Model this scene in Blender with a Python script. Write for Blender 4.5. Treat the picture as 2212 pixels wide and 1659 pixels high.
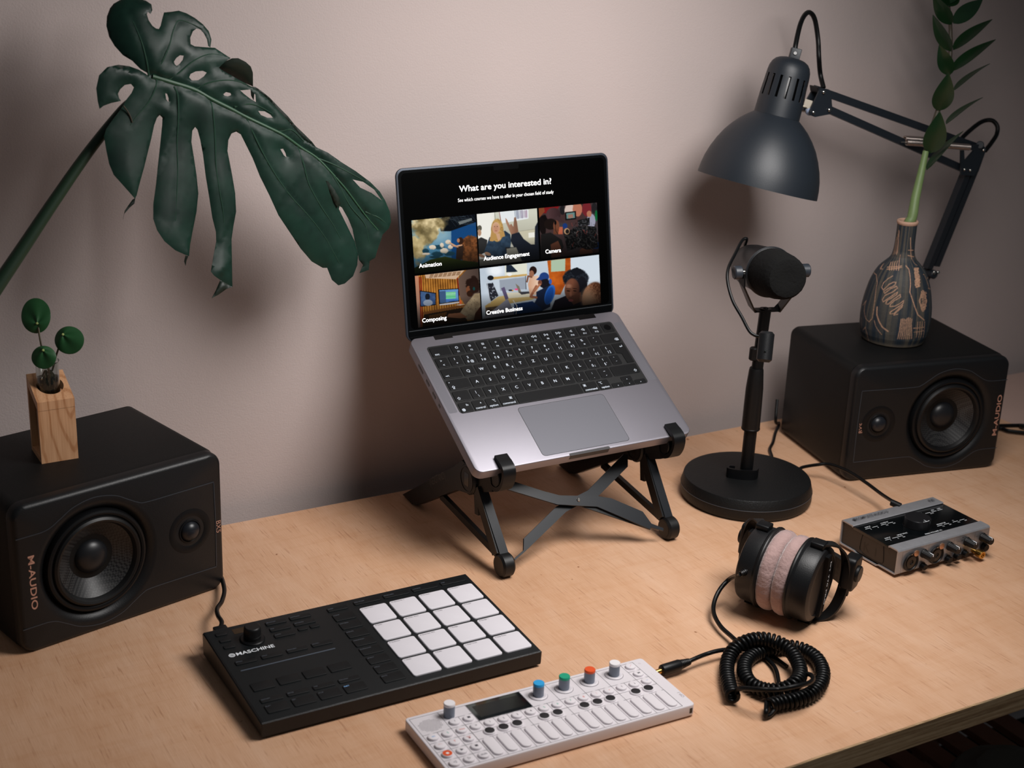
import bpy, bmesh, math, random
import numpy as np
from mathutils import Vector, Matrix, Euler, noise
from mathutils.geometry import delaunay_2d_cdt
random.seed(7)
for o in list(bpy.data.objects): bpy.data.objects.remove(o)
SC = bpy.context.scene
COL = SC.collection
PI = math.pi
S = 0.1                                   # builders work in decimetres, the scene is in metres
V = Vector

# ------------------------------------------------------------------ camera
CAM = V((-3.6216, -16.7392, 8.3253)); CE = Euler((1.2239, -0.0368, -0.5172), 'XYZ'); FP = 3191.8
cd = bpy.data.cameras.new('camera'); cam = bpy.data.objects.new('camera', cd); COL.objects.link(cam)
cam.location = CAM*S; cam.rotation_euler = CE
cd.sensor_fit = 'HORIZONTAL'; cd.sensor_width = 36; cd.lens = FP/2212*36
cd.clip_start = 0.05; cd.clip_end = 50
cd.dof.use_dof = True; cd.dof.focus_distance = 1.78; cd.dof.aperture_fstop = 7
SC.camera = cam
RC = CE.to_matrix()
def ray(p): return RC @ V(((p[0]-1106)/FP, -(p[1]-829.5)/FP, -1.0))
def onz(p, z): d = ray(p); return CAM + d*((z-CAM.z)/d.z)
def ony(p, y): d = ray(p); return CAM + d*((y-CAM.y)/d.y)
def onpl(p, p0, n): d = ray(p); return CAM + d*((p0-CAM).dot(n)/d.dot(n))
def atd(p, D): return CAM + ray(p)*D

# ------------------------------------------------------------------ world, light, exposure
w = bpy.data.worlds.new('world'); SC.world = w; w.use_nodes = True
w.node_tree.nodes['Background'].inputs[0].default_value = (0.64, 0.72, 0.78, 1)
w.node_tree.nodes['Background'].inputs[1].default_value = 0.068
def area(name, loc, target, size, power, col, sy=None):
    l = bpy.data.lights.new(name, 'AREA'); l.energy = power; l.color = col
    l.shape = 'RECTANGLE' if sy else 'SQUARE'; l.size = size*S
    if sy: l.size_y = sy*S
    o = bpy.data.objects.new(name, l); COL.objects.link(o); o.location = V(loc)*S
    o.rotation_euler = (V(target)-V(loc)).to_track_quat('-Z', 'Y').to_euler()
    return o
key = area('softbox_light', (7.2, -6.8, 8.9), (5.3, -2.2, 1.7), 4.6, 6.5, (1.0, 0.966, 0.945), 4.6); key.data.spread = math.radians(135)
SC.view_settings.view_transform = 'Standard'; SC.view_settings.look = 'None'
SC.view_settings.exposure = 0.0; SC.view_settings.gamma = 1.0; SC.view_settings.use_curve_mapping = False

# ------------------------------------------------------------------ materials
MATS = {}
def srgb(c): return tuple(((x/255)/12.92 if x/255 <= .04045 else ((x/255+.055)/1.055)**2.4) for x in c)
def mat(name, c, rough=.5, metal=0, spec=.5, bump=0, bscale=300, var=0, vscale=40, emit=None, es=1, coat=0, sheen=0, trans=0, sub=0):
    if name in MATS: return MATS[name]
    m = bpy.data.materials.new(name); m.use_nodes = True; MATS[name] = m
    nt = m.node_tree; b = nt.nodes['Principled BSDF']
    b.inputs['Base Color'].default_value = (*srgb(c), 1); b.inputs['Roughness'].default_value = rough
    b.inputs['Metallic'].default_value = metal; b.inputs['Specular IOR Level'].default_value = spec
    if coat: b.inputs['Coat Weight'].default_value = coat
    if sheen: b.inputs['Sheen Weight'].default_value = sheen; b.inputs['Sheen Roughness'].default_value = .4
    if trans: b.inputs['Transmission Weight'].default_value = trans
    tc = nt.nodes.new('ShaderNodeTexCoord')
    if bump:
        n = nt.nodes.new('ShaderNodeTexNoise'); n.inputs['Scale'].default_value = bscale; n.inputs['Detail'].default_value = 3
        bp = nt.nodes.new('ShaderNodeBump'); bp.inputs['Strength'].default_value = bump; bp.inputs['Distance'].default_value = .001
        nt.links.new(tc.outputs['Object'], n.inputs['Vector']); nt.links.new(n.outputs[0], bp.inputs['Height']); nt.links.new(bp.outputs[0], b.inputs['Normal'])
    if var:
        n = nt.nodes.new('ShaderNodeTexNoise'); n.inputs['Scale'].default_value = vscale; n.inputs['Detail'].default_value = 4
        mx = nt.nodes.new('ShaderNodeMix'); mx.data_type = 'RGBA'
        cc = srgb(c); mx.inputs[6].default_value = (*[x*(1-var) for x in cc], 1); mx.inputs[7].default_value = (*[min(1, x*(1+var)) for x in cc], 1)
        nt.links.new(tc.outputs['Object'], n.inputs['Vector']); nt.links.new(n.outputs[0], mx.inputs[0]); nt.links.new(mx.outputs[2], b.inputs['Base Color'])
    if emit:
        b.inputs['Emission Color'].default_value = (*srgb(emit), 1); b.inputs['Emission Strength'].default_value = es
    return m
def nodes(m): return m.node_tree.nodes, m.node_tree.links, m.node_tree.nodes['Principled BSDF']
def mixrgb(nt, fac, a, b_, blend='MIX'):
    x = nt.nodes.new('ShaderNodeMix'); x.data_type = 'RGBA'; x.blend_type = blend
    for i, val in ((0, fac), (6, a), (7, b_)):
        if isinstance(val, (int, float)): x.inputs[i].default_value = val
        elif isinstance(val, tuple): x.inputs[i].default_value = (*val[:3], 1)
        else: nt.links.new(val, x.inputs[i])
    return x.outputs[2]
def ramp(nt, src, stops):
    r = nt.nodes.new('ShaderNodeValToRGB'); nt.links.new(src, r.inputs[0])
    e = r.color_ramp.elements
    while len(e) < len(stops): e.new(.5)
    for k, (p, c) in enumerate(stops): e[k].position = p; e[k].color = (*c, 1)
    return r.outputs[0]
def noisen(nt, vec, scale, detail=4, rough=.5, dist=0):
    n = nt.nodes.new('ShaderNodeTexNoise'); n.inputs['Scale'].default_value = scale; n.inputs['Detail'].default_value = detail
    n.inputs['Roughness'].default_value = rough; n.inputs['Distortion'].default_value = dist; nt.links.new(vec, n.inputs['Vector']); return n.outputs[0]
def mapping(nt, scale, rot=(0, 0, 0), loc=(0, 0, 0)):
    tc = nt.nodes.new('ShaderNodeTexCoord'); mp = nt.nodes.new('ShaderNodeMapping')
    mp.inputs['Scale'].default_value = scale; mp.inputs['Rotation'].default_value = rot; mp.inputs['Location'].default_value = loc
    nt.links.new(tc.outputs['Object'], mp.inputs['Vector']); return mp.outputs[0]

def wood_top():
    m = mat('desk_veneer', (226, 178, 144), .5, spec=.3); nt = m.node_tree; _, L, b = nodes(m)
    fine = noisen(nt, mapping(nt, (460, 20, 60)), 1.0, 2, .55)         # short pores running front to back
    hair = noisen(nt, mapping(nt, (1100, 26, 60)), 1.0, 2, .6)
    big = noisen(nt, mapping(nt, (7, 2.4, 5)), 1.0, 4, .6, .7)
    cloud = noisen(nt, mapping(nt, (26, 9, 10)), 1.0, 5, .62, .5)
    cross = noisen(nt, mapping(nt, (9, 70, 30)), 1.0, 4, .6, .8)
    c1 = ramp(nt, big, [(0.30, srgb((198, 149, 111))), (0.48, srgb((214, 167, 130))), (0.68, srgb((224, 182, 150)))])
    c2 = mixrgb(nt, .5, c1, ramp(nt, cloud, [(0.32, srgb((200, 148, 107))), (0.55, srgb((219, 174, 138))), (0.75, srgb((228, 190, 160)))]))
    c3 = mixrgb(nt, .13, c2, ramp(nt, cross, [(0.35, srgb((190, 128, 86))), (0.5, srgb((220, 178, 148)))]))
    c3 = mixrgb(nt, .22, c3, ramp(nt, hair, [(0.3, srgb((176, 128, 96))), (0.7, srgb((230, 192, 166)))]))
    c5 = mixrgb(nt, ramp(nt, fine, [(0.29, (.52, .52, .52)), (0.375, (0, 0, 0))]), c3, srgb((160, 108, 76)))
    spots = noisen(nt, mapping(nt, (90, 70, 70), loc=(3, 1, 0)), 1.0, 1, .4)
    c6 = mixrgb(nt, ramp(nt, spots, [(0.79, (0, 0, 0)), (0.83, (1, 1, 1))]), c5, srgb((150, 100, 68)))
    scr = noisen(nt, mapping(nt, (14, 130, 30), (0, 0, .5), (9, 2, 0)), 1.0, 2, .5)
    c7 = mixrgb(nt, ramp(nt, scr, [(0.74, (0, 0, 0)), (0.82, (.5, .5, .5))]), c6, srgb((232, 208, 192)))
    L.new(c7, b.inputs['Base Color'])
    bp = nt.nodes.new('ShaderNodeBump'); bp.inputs['Strength'].default_value = .25; bp.inputs['Distance'].default_value = .0006
    L.new(hair, bp.inputs['Height']); L.new(bp.outputs[0], b.inputs['Normal']); return m
def ply_edge():
    m = mat('desk_plywood_edge', (150, 118, 86), .7, spec=.2); nt = m.node_tree; _, L, b = nodes(m)
    n = noisen(nt, mapping(nt, (9, 9, 420)), 1.0, 3, .5, .12)
    n2 = noisen(nt, mapping(nt, (60, 60, 300)), 1.0, 4, .6)
    c = ramp(nt, n, [(0.36, srgb((160, 124, 88))), (0.5, srgb((204, 166, 124))), (0.62, srgb((226, 192, 150)))])
    L.new(mixrgb(nt, .3, c, ramp(nt, n2, [(0.3, srgb((150, 116, 82))), (0.7, srgb((226, 196, 156)))])), b.inputs['Base Color']); return m
def wall_mat():
    m = mat('painted_plaster', (206, 188, 184), .75, spec=.25); nt = m.node_tree; _, L, b = nodes(m)
    n1 = noisen(nt, mapping(nt, (1, 1, 1)), 430, 3, .55); n2 = noisen(nt, mapping(nt, (1, 1, 1)), 120, 2, .5); n3 = noisen(nt, mapping(nt, (6, 6, 6)), 1.0, 1, .3)
    a = nt.nodes.new('ShaderNodeMath'); a.operation = 'MULTIPLY_ADD'; a.inputs[1].default_value = .5; L.new(n2, a.inputs[0]); L.new(n1, a.inputs[2])
    bp = nt.nodes.new('ShaderNodeBump'); bp.inputs['Strength'].default_value = .34; bp.inputs['Distance'].default_value = .0011
    L.new(a.outputs[0], bp.inputs['Height']); L.new(bp.outputs[0], b.inputs['Normal'])
    L.new(ramp(nt, n3, [(0.3, srgb((194, 180, 176))), (0.7, srgb((198, 183, 179)))]), b.inputs['Base Color']); return m
def block_wood():
    m = mat('oak_block', (206, 150, 108), .5, spec=.3); nt = m.node_tree; _, L, b = nodes(m)
    wv = nt.nodes.new('ShaderNodeTexWave'); wv.wave_type = 'RINGS'; wv.rings_direction = 'SPHERICAL'
    wv.inputs['Scale'].default_value = 26; wv.inputs['Distortion'].default_value = 5; wv.inputs['Detail'].default_value = 2; wv.inputs['Detail Scale'].default_value = 1.4
    L.new(mapping(nt, (1.3, .4, .34), loc=(-.045, 0, -.022)), wv.inputs['Vector'])
    n = noisen(nt, mapping(nt, (600, 500, 24)), 1.0, 3)
    c = ramp(nt, wv.outputs[1], [(0.0, srgb((222, 170, 128))), (0.8, srgb((214, 162, 120))), (0.96, srgb((186, 130, 88)))])
    L.new(mixrgb(nt, .25, c, ramp(nt, n, [(0.35, srgb((176, 118, 78))), (0.6, srgb((224, 172, 132)))])), b.inputs['Base Color']); return m
def weave():
    m = mat('woven_cone', (40, 41, 43), .42, spec=.5); nt = m.node_tree; _, L, b = nodes(m)
    ck = nt.nodes.new('ShaderNodeTexChecker'); ck.inputs['Scale'].default_value = 1.0
    L.new(mapping(nt, (420, 420, 420), (0, PI/4, 0)), ck.inputs['Vector'])
    L.new(mixrgb(nt, ck.outputs[1], srgb((22, 22, 24)), srgb((52, 52, 52))), b.inputs['Base Color'])
    bp = nt.nodes.new('ShaderNodeBump'); bp.inputs['Strength'].default_value = .5; bp.inputs['Distance'].default_value = .0008
    L.new(ck.outputs[1], bp.inputs['Height']); L.new(bp.outputs[0], b.inputs['Normal']); return m
def attr_mat(name, rough=.6, emit=0, spec=.4, base=None):
    """colour comes from the mesh attribute 'col'"""
    m = mat(name, (128, 128, 128), rough, spec=spec); nt = m.node_tree; _, L, b = nodes(m)
    a = nt.nodes.new('ShaderNodeAttribute'); a.attribute_name = 'col'
    if emit:
        b.inputs['Base Color'].default_value = (0, 0, 0, 1); L.new(a.outputs[0], b.inputs['Emission Color']); b.inputs['Emission Strength'].default_value = emit
    else: L.new(a.outputs[0], b.inputs['Base Color'])
    return m

BLK = mat('black_plastic', (17, 18, 20), .42, spec=.4, bump=.15, bscale=900)
BLKM = mat('matte_black_vinyl', (13, 13.5, 14), .5, spec=.3, bump=.2, bscale=1100)
BLKS = mat('satin_black_plastic', (12, 13, 15), .42, spec=.28)
BLKG = mat('glossy_black', (10, 10, 11), .12)
BLKR = mat('black_rubber', (13, 13, 14), .45, spec=.4)
CABLE = mat('black_cable', (8, 9, 10), .38, spec=.25)
STEELB = mat('powder_coated_steel', (28, 34, 41), .46, bump=.1, bscale=1200)
CHROME = mat('chrome', (200, 196, 190), .15, 1)
BRASS = mat('brass', (214, 168, 92), .25, 1)
ALU = mat('brushed_aluminium', (168, 168, 172), .42, .55, var=.14, vscale=120)
GREYALU = mat('space_grey_aluminium', (143, 140, 148), .42, .75, bump=.06, bscale=3000)
PINKT = mat('rose_gold_print', (190, 140, 120), .5)
WHITET = mat('white_print', (225, 228, 232), .5, emit=(225, 228, 232), es=.12)
GREYT = mat('dim_grey_print', (92, 98, 108), .6)

# ------------------------------------------------------------------ mesh builder
class MB:
    def __init__(s): s.v = []; s.f = []; s.mi = []; s.M = Matrix.Identity(4); s.cur = 0; s.cols = None
    def at(s, M=None, loc=None): s.M = (Matrix.Translation(V(loc)) if loc is not None else Matrix.Identity(4)) @ (M if M is not None else Matrix.Identity(4)); return s
    def m(s, k): s.cur = k; return s
    def add(s, vs, fs):
        o = len(s.v); s.v += [s.M @ V(p) for p in vs]
        for f in fs: s.f.append([o+i for i in f]); s.mi.append(s.cur)
        return s
    def box(s, x0, x1, y0, y1, z0, z1):
        return s.add([(x0,y0,z0),(x1,y0,z0),(x1,y1,z0),(x0,y1,z0),(x0,y0,z1),(x1,y0,z1),(x1,y1,z1),(x0,y1,z1)],
                     [(0,3,2,1),(4,5,6,7),(0,1,5,4),(1,2,6,5),(2,3,7,6),(3,0,4,7)])
    def loft(s, rings, cap0=True, cap1=True, closed=True):
        n = len(rings[0]); vs = [p for r in rings for p in r]; fs = []
        for i in range(len(rings)-1):
            for j in range(n if closed else n-1):
                a = i*n+j; b = i*n+(j+1) % n; fs.append((a, b, b+n, a+n))
        if cap0: fs.append(tuple(range(n))[::-1])
        if cap1: fs.append(tuple(range((len(rings)-1)*n, len(rings)*n)))
        return s.add(vs, fs)
    def lathe(s, prof, n=48, cap0=True, cap1=True):
        """prof: (radius, z) from bottom to top, about local z"""
        return s.loft([[(r*math.cos(2*PI*k/n), r*math.sin(2*PI*k/n), z) for k in range(n)] for r, z in prof], cap0, cap1)
    def rrect(s, x0, x1, y0, y1, z0, z1, r=.02, b=0, seg=5, bb=0):
        def ring(i, z):
            rr = max(r-i, .0005); P = []
            for cx, cy, a0 in ((x1-i-rr, y1-i-rr, 0), (x0+i+rr, y1-i-rr, 1), (x0+i+rr, y0+i+rr, 2), (x1-i-rr, y0+i+rr, 3)):
                for k in range(seg+1):
                    a = (a0+k/seg)*PI/2; P.append((cx+rr*math.cos(a), cy+rr*math.sin(a), z))
            return P
        R = []
        if bb:
            for k in range(4): a = k/3*PI/2; R.append(ring(bb*(1-math.sin(a)), z0+bb*(1-math.cos(a))))
        else: R.append(ring(0, z0))
        if b:
            for k in range(4): a = k/3*PI/2; R.append(ring(b*(1-math.cos(a)), z1-b+b*math.sin(a)))
        else: R.append(ring(0, z1))
        return s.loft(R)
    def prism(s, pts, z0, z1, b=0):
        R = [[(x, y, z0) for x, y in pts], [(x, y, z1-b) for x, y in pts]]
        if b:
            c = sum((V((x, y)) for x, y in pts), V((0, 0)))/len(pts)
            R.append([(x+(c.x-x)*b/((V((x, y))-c).length+1e-6), y+(c.y-y)*b/((V((x, y))-c).length+1e-6), z1) for x, y in pts])
        return s.loft(R)
    def cyl(s, p0, p1, r, n=20, r1=None, b=0):
        p0 = V(p0); p1 = V(p1); d = p1-p0; q = d.to_track_quat('Z', 'Y').to_matrix(); L = d.length; r1 = r if r1 is None else r1
        pr = [(r-b, 0), (r, b), (r1, L-b), (r1-b, L)] if b else [(r, 0), (r1, L)]
        return s.loft([[p0 + q @ V((rr*math.cos(2*PI*k/n), rr*math.sin(2*PI*k/n), z)) for k in range(n)] for rr, z in pr])
    def tube(s, pts, r, n=8, cap=True, rr=None):
        pts = [V(p) for p in pts]; R = []; t0 = (pts[1]-pts[0]).normalized(); nrm = t0.orthogonal().normalized()
        for i, p in enumerate(pts):
            t = (pts[min(i+1, len(pts)-1)]-pts[max(i-1, 0)]).normalized()
            nrm = (nrm - t*nrm.dot(t)).normalized(); bn = t.cross(nrm); q = rr[i] if rr else r
            R.append([p + (nrm*math.cos(2*PI*k/n)+bn*math.sin(2*PI*k/n))*q for k in range(n)])
        return s.loft(R, cap, cap)
    def strip(s, pts, hw, up, th):
        """flat band along pts: half width hw across 'up', thickness th"""
        pts = [V(p) for p in pts]; R = []
        for i, p in enumerate(pts):
            t = (pts[min(i+1, len(pts)-1)]-pts[max(i-1, 0)]).normalized(); u = V(up[i]) if isinstance(up, list) else V(up)
            u = (u - t*u.dot(t)).normalized(); nn = t.cross(u); h = hw[i] if isinstance(hw, list) else hw
            R.append([p+u*h+nn*th/2, p-u*h+nn*th/2, p-u*h-nn*th/2, p+u*h-nn*th/2])
        return s.loft(R)
    def mesh(s, name, mats, smooth=30):
        me = bpy.data.meshes.new(name); me.from_pydata([tuple(p*S) for p in s.v], [], s.f); me.validate(clean_customdata=False) if False else None
        for m_ in (mats if isinstance(mats, (list, tuple)) else [mats]): me.materials.append(m_)
        me.polygons.foreach_set('material_index', s.mi); me.update()
        bm = bmesh.new(); bm.from_mesh(me); bmesh.ops.recalc_face_normals(bm, faces=bm.faces); bm.to_mesh(me); bm.free()
        if smooth:
            me.polygons.foreach_set('use_smooth', [True]*len(me.polygons)); me.set_sharp_from_angle(angle=math.radians(smooth))
        return me
    def obj(s, name, mats, parent=None, smooth=30, origin=None, **tags):
        """vertices are in world dm; with a parent the object is placed relative to the parent's origin"""
        if parent is not None: off = parent.matrix_world_dm
        elif origin is not None: off = Matrix.Translation(V(origin))
        else: off = Matrix.Identity(4)
        o = bpy.data.objects.new(name, None)
        inv = off.inverted(); s.v = [inv @ p for p in s.v]
        me = s.mesh(name, mats, smooth); bpy.data.objects.remove(o)
        o = bpy.data.objects.new(name, me); COL.objects.link(o)
        if parent is not None: o.parent = parent.o
        else: o.location = V(off.translation)*S
        for k, v_ in tags.items(): o[k] = v_
        h = H(o, off); return h
class H:
    """handle: object + its dm world frame"""
    def __init__(s, o, M): s.o = o; s.matrix_world_dm = M
def thing(name, label, cat, loc=(0, 0, 0), group=None):
    o = bpy.data.objects.new(name, None); COL.objects.link(o); o.empty_display_size = .02
    o.location = V(loc)*S; o['label'] = label; o['category'] = cat
    if group: o['group'] = group
    return H(o, Matrix.Translation(V(loc)))
def top(h, label, cat, group=None):
    h.o['label'] = label; h.o['category'] = cat
    if group: h.o['group'] = group
    return h
FONT = {}
def glyphs(txt, size, bold=0, width=None, shear=0):
    key = (txt, bold, shear)
    if key not in FONT:
        cu = bpy.data.curves.new('t', 'FONT'); cu.body = txt; cu.size = 1; cu.offset = bold; cu.shear = shear; cu.resolution_u = 3
        cu.align_x = 'LEFT'; ob = bpy.data.objects.new('t', cu); me = bpy.data.meshes.new_from_object(ob)
        vs = [tuple(v_.co) for v_ in me.vertices]; fs = [tuple(p.vertices) for p in me.polygons]
        bpy.data.objects.remove(ob); bpy.data.curves.remove(cu); bpy.data.meshes.remove(me); FONT[key] = (vs, fs)
    vs, fs = FONT[key]
    if not vs: return [], [], 0
    xs = [p[0] for p in vs]; w0 = max(xs)-min(xs); sx = width/w0 if width else size
    return [((p[0]-min(xs))*sx, p[1]*size, p[2]) for p in vs], fs, w0*sx
def text(mb, txt, M, size, bold=0, width=None, align='L', shear=0):
    """M maps (x right, y up, z out) of the lettering into world dm"""
    vs, fs, wd = glyphs(txt, size, bold, width, shear)
    if not vs: return
    dx = {'L': 0, 'C': -wd/2, 'R': -wd}[align]
    old = mb.M; mb.M = M; mb.add([(x+dx, y, z) for x, y, z in vs], fs); mb.M = old
def frame(o, x, y, z=None):
    x = V(x).normalized(); y = V(y).normalized(); z = x.cross(y) if z is None else V(z)
    return Matrix(((x.x, y.x, z.x, o[0]), (x.y, y.y, z.y, o[1]), (x.z, y.z, z.z, o[2]), (0, 0, 0, 1)))
def spline(pts, n=8):
    pts = [V(p) for p in pts]; out = []
    P = [pts[0]*2-pts[1]] + pts + [pts[-1]*2-pts[-2]]
    for i in range(1, len(P)-2):
        a, b, c, d = P[i-1:i+3]
        for k in range(n):
            t = k/n; out.append(.5*((2*b)+(c-a)*t+(2*a-5*b+4*c-d)*t*t+(3*b-a-3*c+d)*t**3))
    out.append(P[-2]); return out

# ------------------------------------------------------------------ setting
mb = MB().box(-12, 24, .42, 1, -9, 16)
o = mb.obj('wall_back', wall_mat(), smooth=0); o.o['kind'] = 'structure'
mb = MB().box(-12, 24, -20, 0, -7.9, -7.5)
o = mb.obj('floor', mat('dark_floor', (38, 31, 27), .9, spec=.1, var=.3), smooth=0); o.o['kind'] = 'structure'

desk = thing('desk', 'plywood desk with a pale beech veneer top standing against the wall', 'desk', (4, -3.75, 0))
DX0, DX1, DY0 = -7, 14.47, -7.53
mb = MB()
xs = [DX0+(DX1-DX0)*k/400 for k in range(401)]
wob = lambda x: .012*noise.noise(V((x*3, 0, 0)))+.006*noise.noise(V((x*14, 3, 0)))
mb.m(0).loft([[(x, DY0+.012+wob(x), 0) for x in xs], [(x, -.005, 0) for x in xs]], False, False, False)
mb.m(1).loft([[(x, DY0+.012+wob(x), 0) for x in xs], [(x, DY0, -.014+wob(x)*.6) for x in xs], [(x, DY0, -.275) for x in xs], [(x, -.005, -.275) for x in xs], [(x, -.005, 0) for x in xs]], False, False, False)
mb.add([(DX1, DY0, 0), (DX1, 0, 0), (DX1, 0, -.275), (DX1, DY0, -.275)], [(0, 1, 2, 3)]); mb.add([(DX0, DY0, 0), (DX0, 0, 0), (DX0, 0, -.275), (DX0, DY0, -.275)], [(3, 2, 1, 0)])
mb.obj('desktop', [wood_top(), ply_edge()], desk, smooth=0)
for x, y in ((DX0+.6, -7), (DX1-.5, -7), (DX0+.6, -.6), (DX1-.5, -.6)):
    MB().box(x-.22, x+.22, y-.22, y+.22, -7.5, -.275).obj('leg', mat('dark_wood', (70, 52, 40), .6), desk)
st = thing('side_table', 'pinkish pale tabletop meeting the desk behind the right-hand speaker', 'table', (16, -2, -.05))
mb = MB().box(14.5, 19.5, -4.2, .1, -.3, -.045); mb.obj('tabletop', mat('pale_pink_board', (196, 166, 154), .5, var=.08, vscale=12), st)
for x, y in ((14.9, -3.8), (19, -3.8), (14.9, -.5), (19, -.5)): MB().box(x-.2, x+.2, y-.2, y+.2, -7.5, -.3).obj('leg', MATS['dark_wood'], st)

rack = thing('slatted_rack', 'dark slatted wooden rack below the right end of the desk', 'rack', (12, -6, -5))
for k in range(16):
    x = 5.2+k*.56; MB().box(x, x+.36, -10.5, -1.2, -4.62, -4.5).obj('slat', mat('dark_slat', (150, 104, 84), .7, var=.2), rack)
for y in (-10.2, -1.5): MB().box(5.1, 14.1, y-.15, y+.15, -4.9, -4.62).obj('rail', MATS['dark_slat'], rack)
for x in (5.3, 13.9):
    for y in (-10.2, -1.5): MB().box(x-.15, x+.15, y-.15, y+.15, -7.5, -4.9).obj('leg', MATS['dark_slat'], rack)
def onz2(p, z): return onz(p, z)
bagc = onz((2168, 1690), -4.2)
mb = MB(); R = []
for i in range(13):
    t = i/12; zz = -4.5+.62*t; rr = .78*math.sqrt(max(.02, 1-(t*1.02-.25)**2/1.0))*(1 if t < .85 else .75)
    R.append([(bagc.x+rr*1.25*math.cos(a)*(1+.08*noise.noise(V((math.cos(a)*2, math.sin(a)*2, t*2)))), bagc.y+rr*math.sin(a)*(1+.1*noise.noise(V((math.cos(a)*2, 5, t*3)))), zz+.05*noise.noise(V((math.cos(a)*1.5, math.sin(a)*1.5, 3)))) for a in [2*PI*k/36 for k in range(36)]])
mb.loft(R); top(mb.obj('cloth_bag', mat('grey_cloth', (120, 118, 112), .9, bump=.4, bscale=400), origin=(bagc.x, bagc.y, -4.5)), 'grey crumpled cloth bag on the dark slats at the bottom right corner', 'bag')

# ------------------------------------------------------------------ speakers
def bezier_line(pts, hw, z0, z1):
    out = MB(); P = spline([(x, y, 0) for x, y in pts], 6); R = []
    for i, p in enumerate(P):
        t = (P[min(i+1, len(P)-1)]-P[max(i-1, 0)]).normalized(); n = V((-t.y, t.x, 0))*hw
        R.append([(p.x+n.x, p.y+n.y, z0), (p.x+n.x, p.y+n.y, z1), (p.x-n.x, p.y-n.y, z1), (p.x-n.x, p.y-n.y, z0)])
    out.loft(R); return out
def speaker(loc, yaw, mirror, label):
    W_, D_, H_ = 2.529, 1.972, 1.735
    RM = Matrix.Translation(V(loc)) @ Matrix.Rotation(yaw, 4, 'Z')
    t = thing('studio_speaker', label, 'speaker', loc, 'pair of black studio speakers')
    # cabinet: rounded box whose section lies in the xz plane
    def sec(i, y, r=.13):
        P = []; rr = max(r-i, .01)
        for cx, cz, a0 in ((W_-i-rr, H_-i-rr, 0), (i+rr, H_-i-rr, 1), (i+rr, i*.3+rr, 2), (W_-i-rr, i*.3+rr, 3)):
            for k in range(9): a = (a0+k/8)*PI/2; P.append((cx+rr*math.cos(a), y, cz+rr*math.sin(a)))
        return P
    mb = MB().at(RM); mb.loft([sec(.03, D_), sec(.0, D_-.05), sec(0, .2), sec(.012, .165), sec(.012, .16)])
    mb.obj('cabinet', BLKM, t)
    # front baffle with a woofer opening: faceted disc-to-rounded-rect bridge
    mx = (lambda x: W_-x) if mirror else (lambda x: x)
    wx, wz, wr = mx(1.60), .845, .6
    mb = MB().at(RM)
    def rect_pt(a, i=0, y=0):
        # point on rounded rect boundary in direction a from the woofer centre
        ca, sa = math.cos(a), math.sin(a); best = None
        x0, x1, z0, z1 = i, W_-i, i, H_-i; T = []
        if ca > 1e-6: T.append((x1-wx)/ca)
        if ca < -1e-6: T.append((x0-wx)/ca)
        if sa > 1e-6: T.append((z1-wz)/sa)
        if sa < -1e-6: T.append((z0-wz)/sa)
        tt = min(T); x, z = wx+ca*tt, wz+sa*tt; r = .16-i
        for cx, cz in ((x0+r, z0+r), (x1-r, z0+r), (x0+r, z1-r), (x1-r, z1-r)):
            if (x < x0+r+1e-9 and cx < W_/2 or x > x1-r-1e-9 and cx > W_/2) and (z < z0+r+1e-9 and cz < H_/2 or z > z1-r-1e-9 and cz > H_/2):
                dx, dz = cx-wx, cz-wz; bq = ca*dx+sa*dz; cq = dx*dx+dz*dz-r*r; disc = bq*bq-cq
                if disc > 0: q = bq+math.sqrt(disc); x, z = wx+ca*q, wz+sa*q
        return x, y, z
    ang = sorted(set([round(2*PI*k/160, 5) for k in range(160)] + [round(math.atan2(z-wz, x-wx) % (2*PI), 5) for x in (0, .02, .05, .09, .16, W_-.16, W_-.09, W_-.05, W_-.02, W_) for z in (0, .02, .05, .09, .16, H_-.16, H_-.09, H_-.05, H_-.02, H_)]))
    def circ(r, y): return [(wx+r*math.cos(a), y, wz+r*math.sin(a)) for a in ang]
    rings = [[rect_pt(a, .02, .17) for a in ang], [rect_pt(a, 0, .15) for a in ang], [rect_pt(a, 0, .06) for a in ang], [rect_pt(a, .01, .03) for a in ang], [rect_pt(a, .03, .008) for a in ang], [rect_pt(a, .055, 0) for a in ang]]
    rings += [circ(wr+.135, -.003), circ(wr+.10, .0), circ(wr+.06, .022), circ(wr+.02, .06), circ(wr, .085)]
    mb.loft(rings, False, False)
    fr = mb.obj('front_baffle', BLK, t)
    # raised contour line plate
    def plate(up):
        z = lambda q: (wz+q) if up else (wz-q)
        base = [(.115, .54), (.6, .535), (.98, .535), (1.08, .56), (1.2, .63), (1.36, .72), (1.60, .765), (1.84, .72), (2.0, .63), (2.12, .56), (2.22, .535), (2.35, .532), (2.51, .532)]
        return [(mx(x), z(q)) for x, q in base]
    line_m = mat('baffle_seam', (52, 56, 62), .35)
    for up in (True, False):
        b2 = bezier_line(plate(up), .0045, 0, .006); b2.v = [RM @ V((p.x, -p.z+.0, p.y)) for p in b2.v]; b2.obj('contour_line', line_m, t)
    b2 = bezier_line([(mx(.115), wz-.53), (mx(.108), wz), (mx(.115), wz+.53)], .0045, 0, .005); b2.v = [RM @ V((p.x, -p.z, p.y)) for p in b2.v]; b2.obj('contour_line', line_m, t)
    # woofer
    TW = RM @ Matrix.Translation(V((wx, 0, wz))) @ Matrix.Rotation(PI/2, 4, 'X')      # local z points out of the baffle
    w_ = MB().at(TW).lathe([(.60, -.09), (.598, -.03), (.585, -.004), (.562, .004), (.54, -.002), (.525, -.02)], 96, False, False).obj('woofer', BLKS, t)
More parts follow.
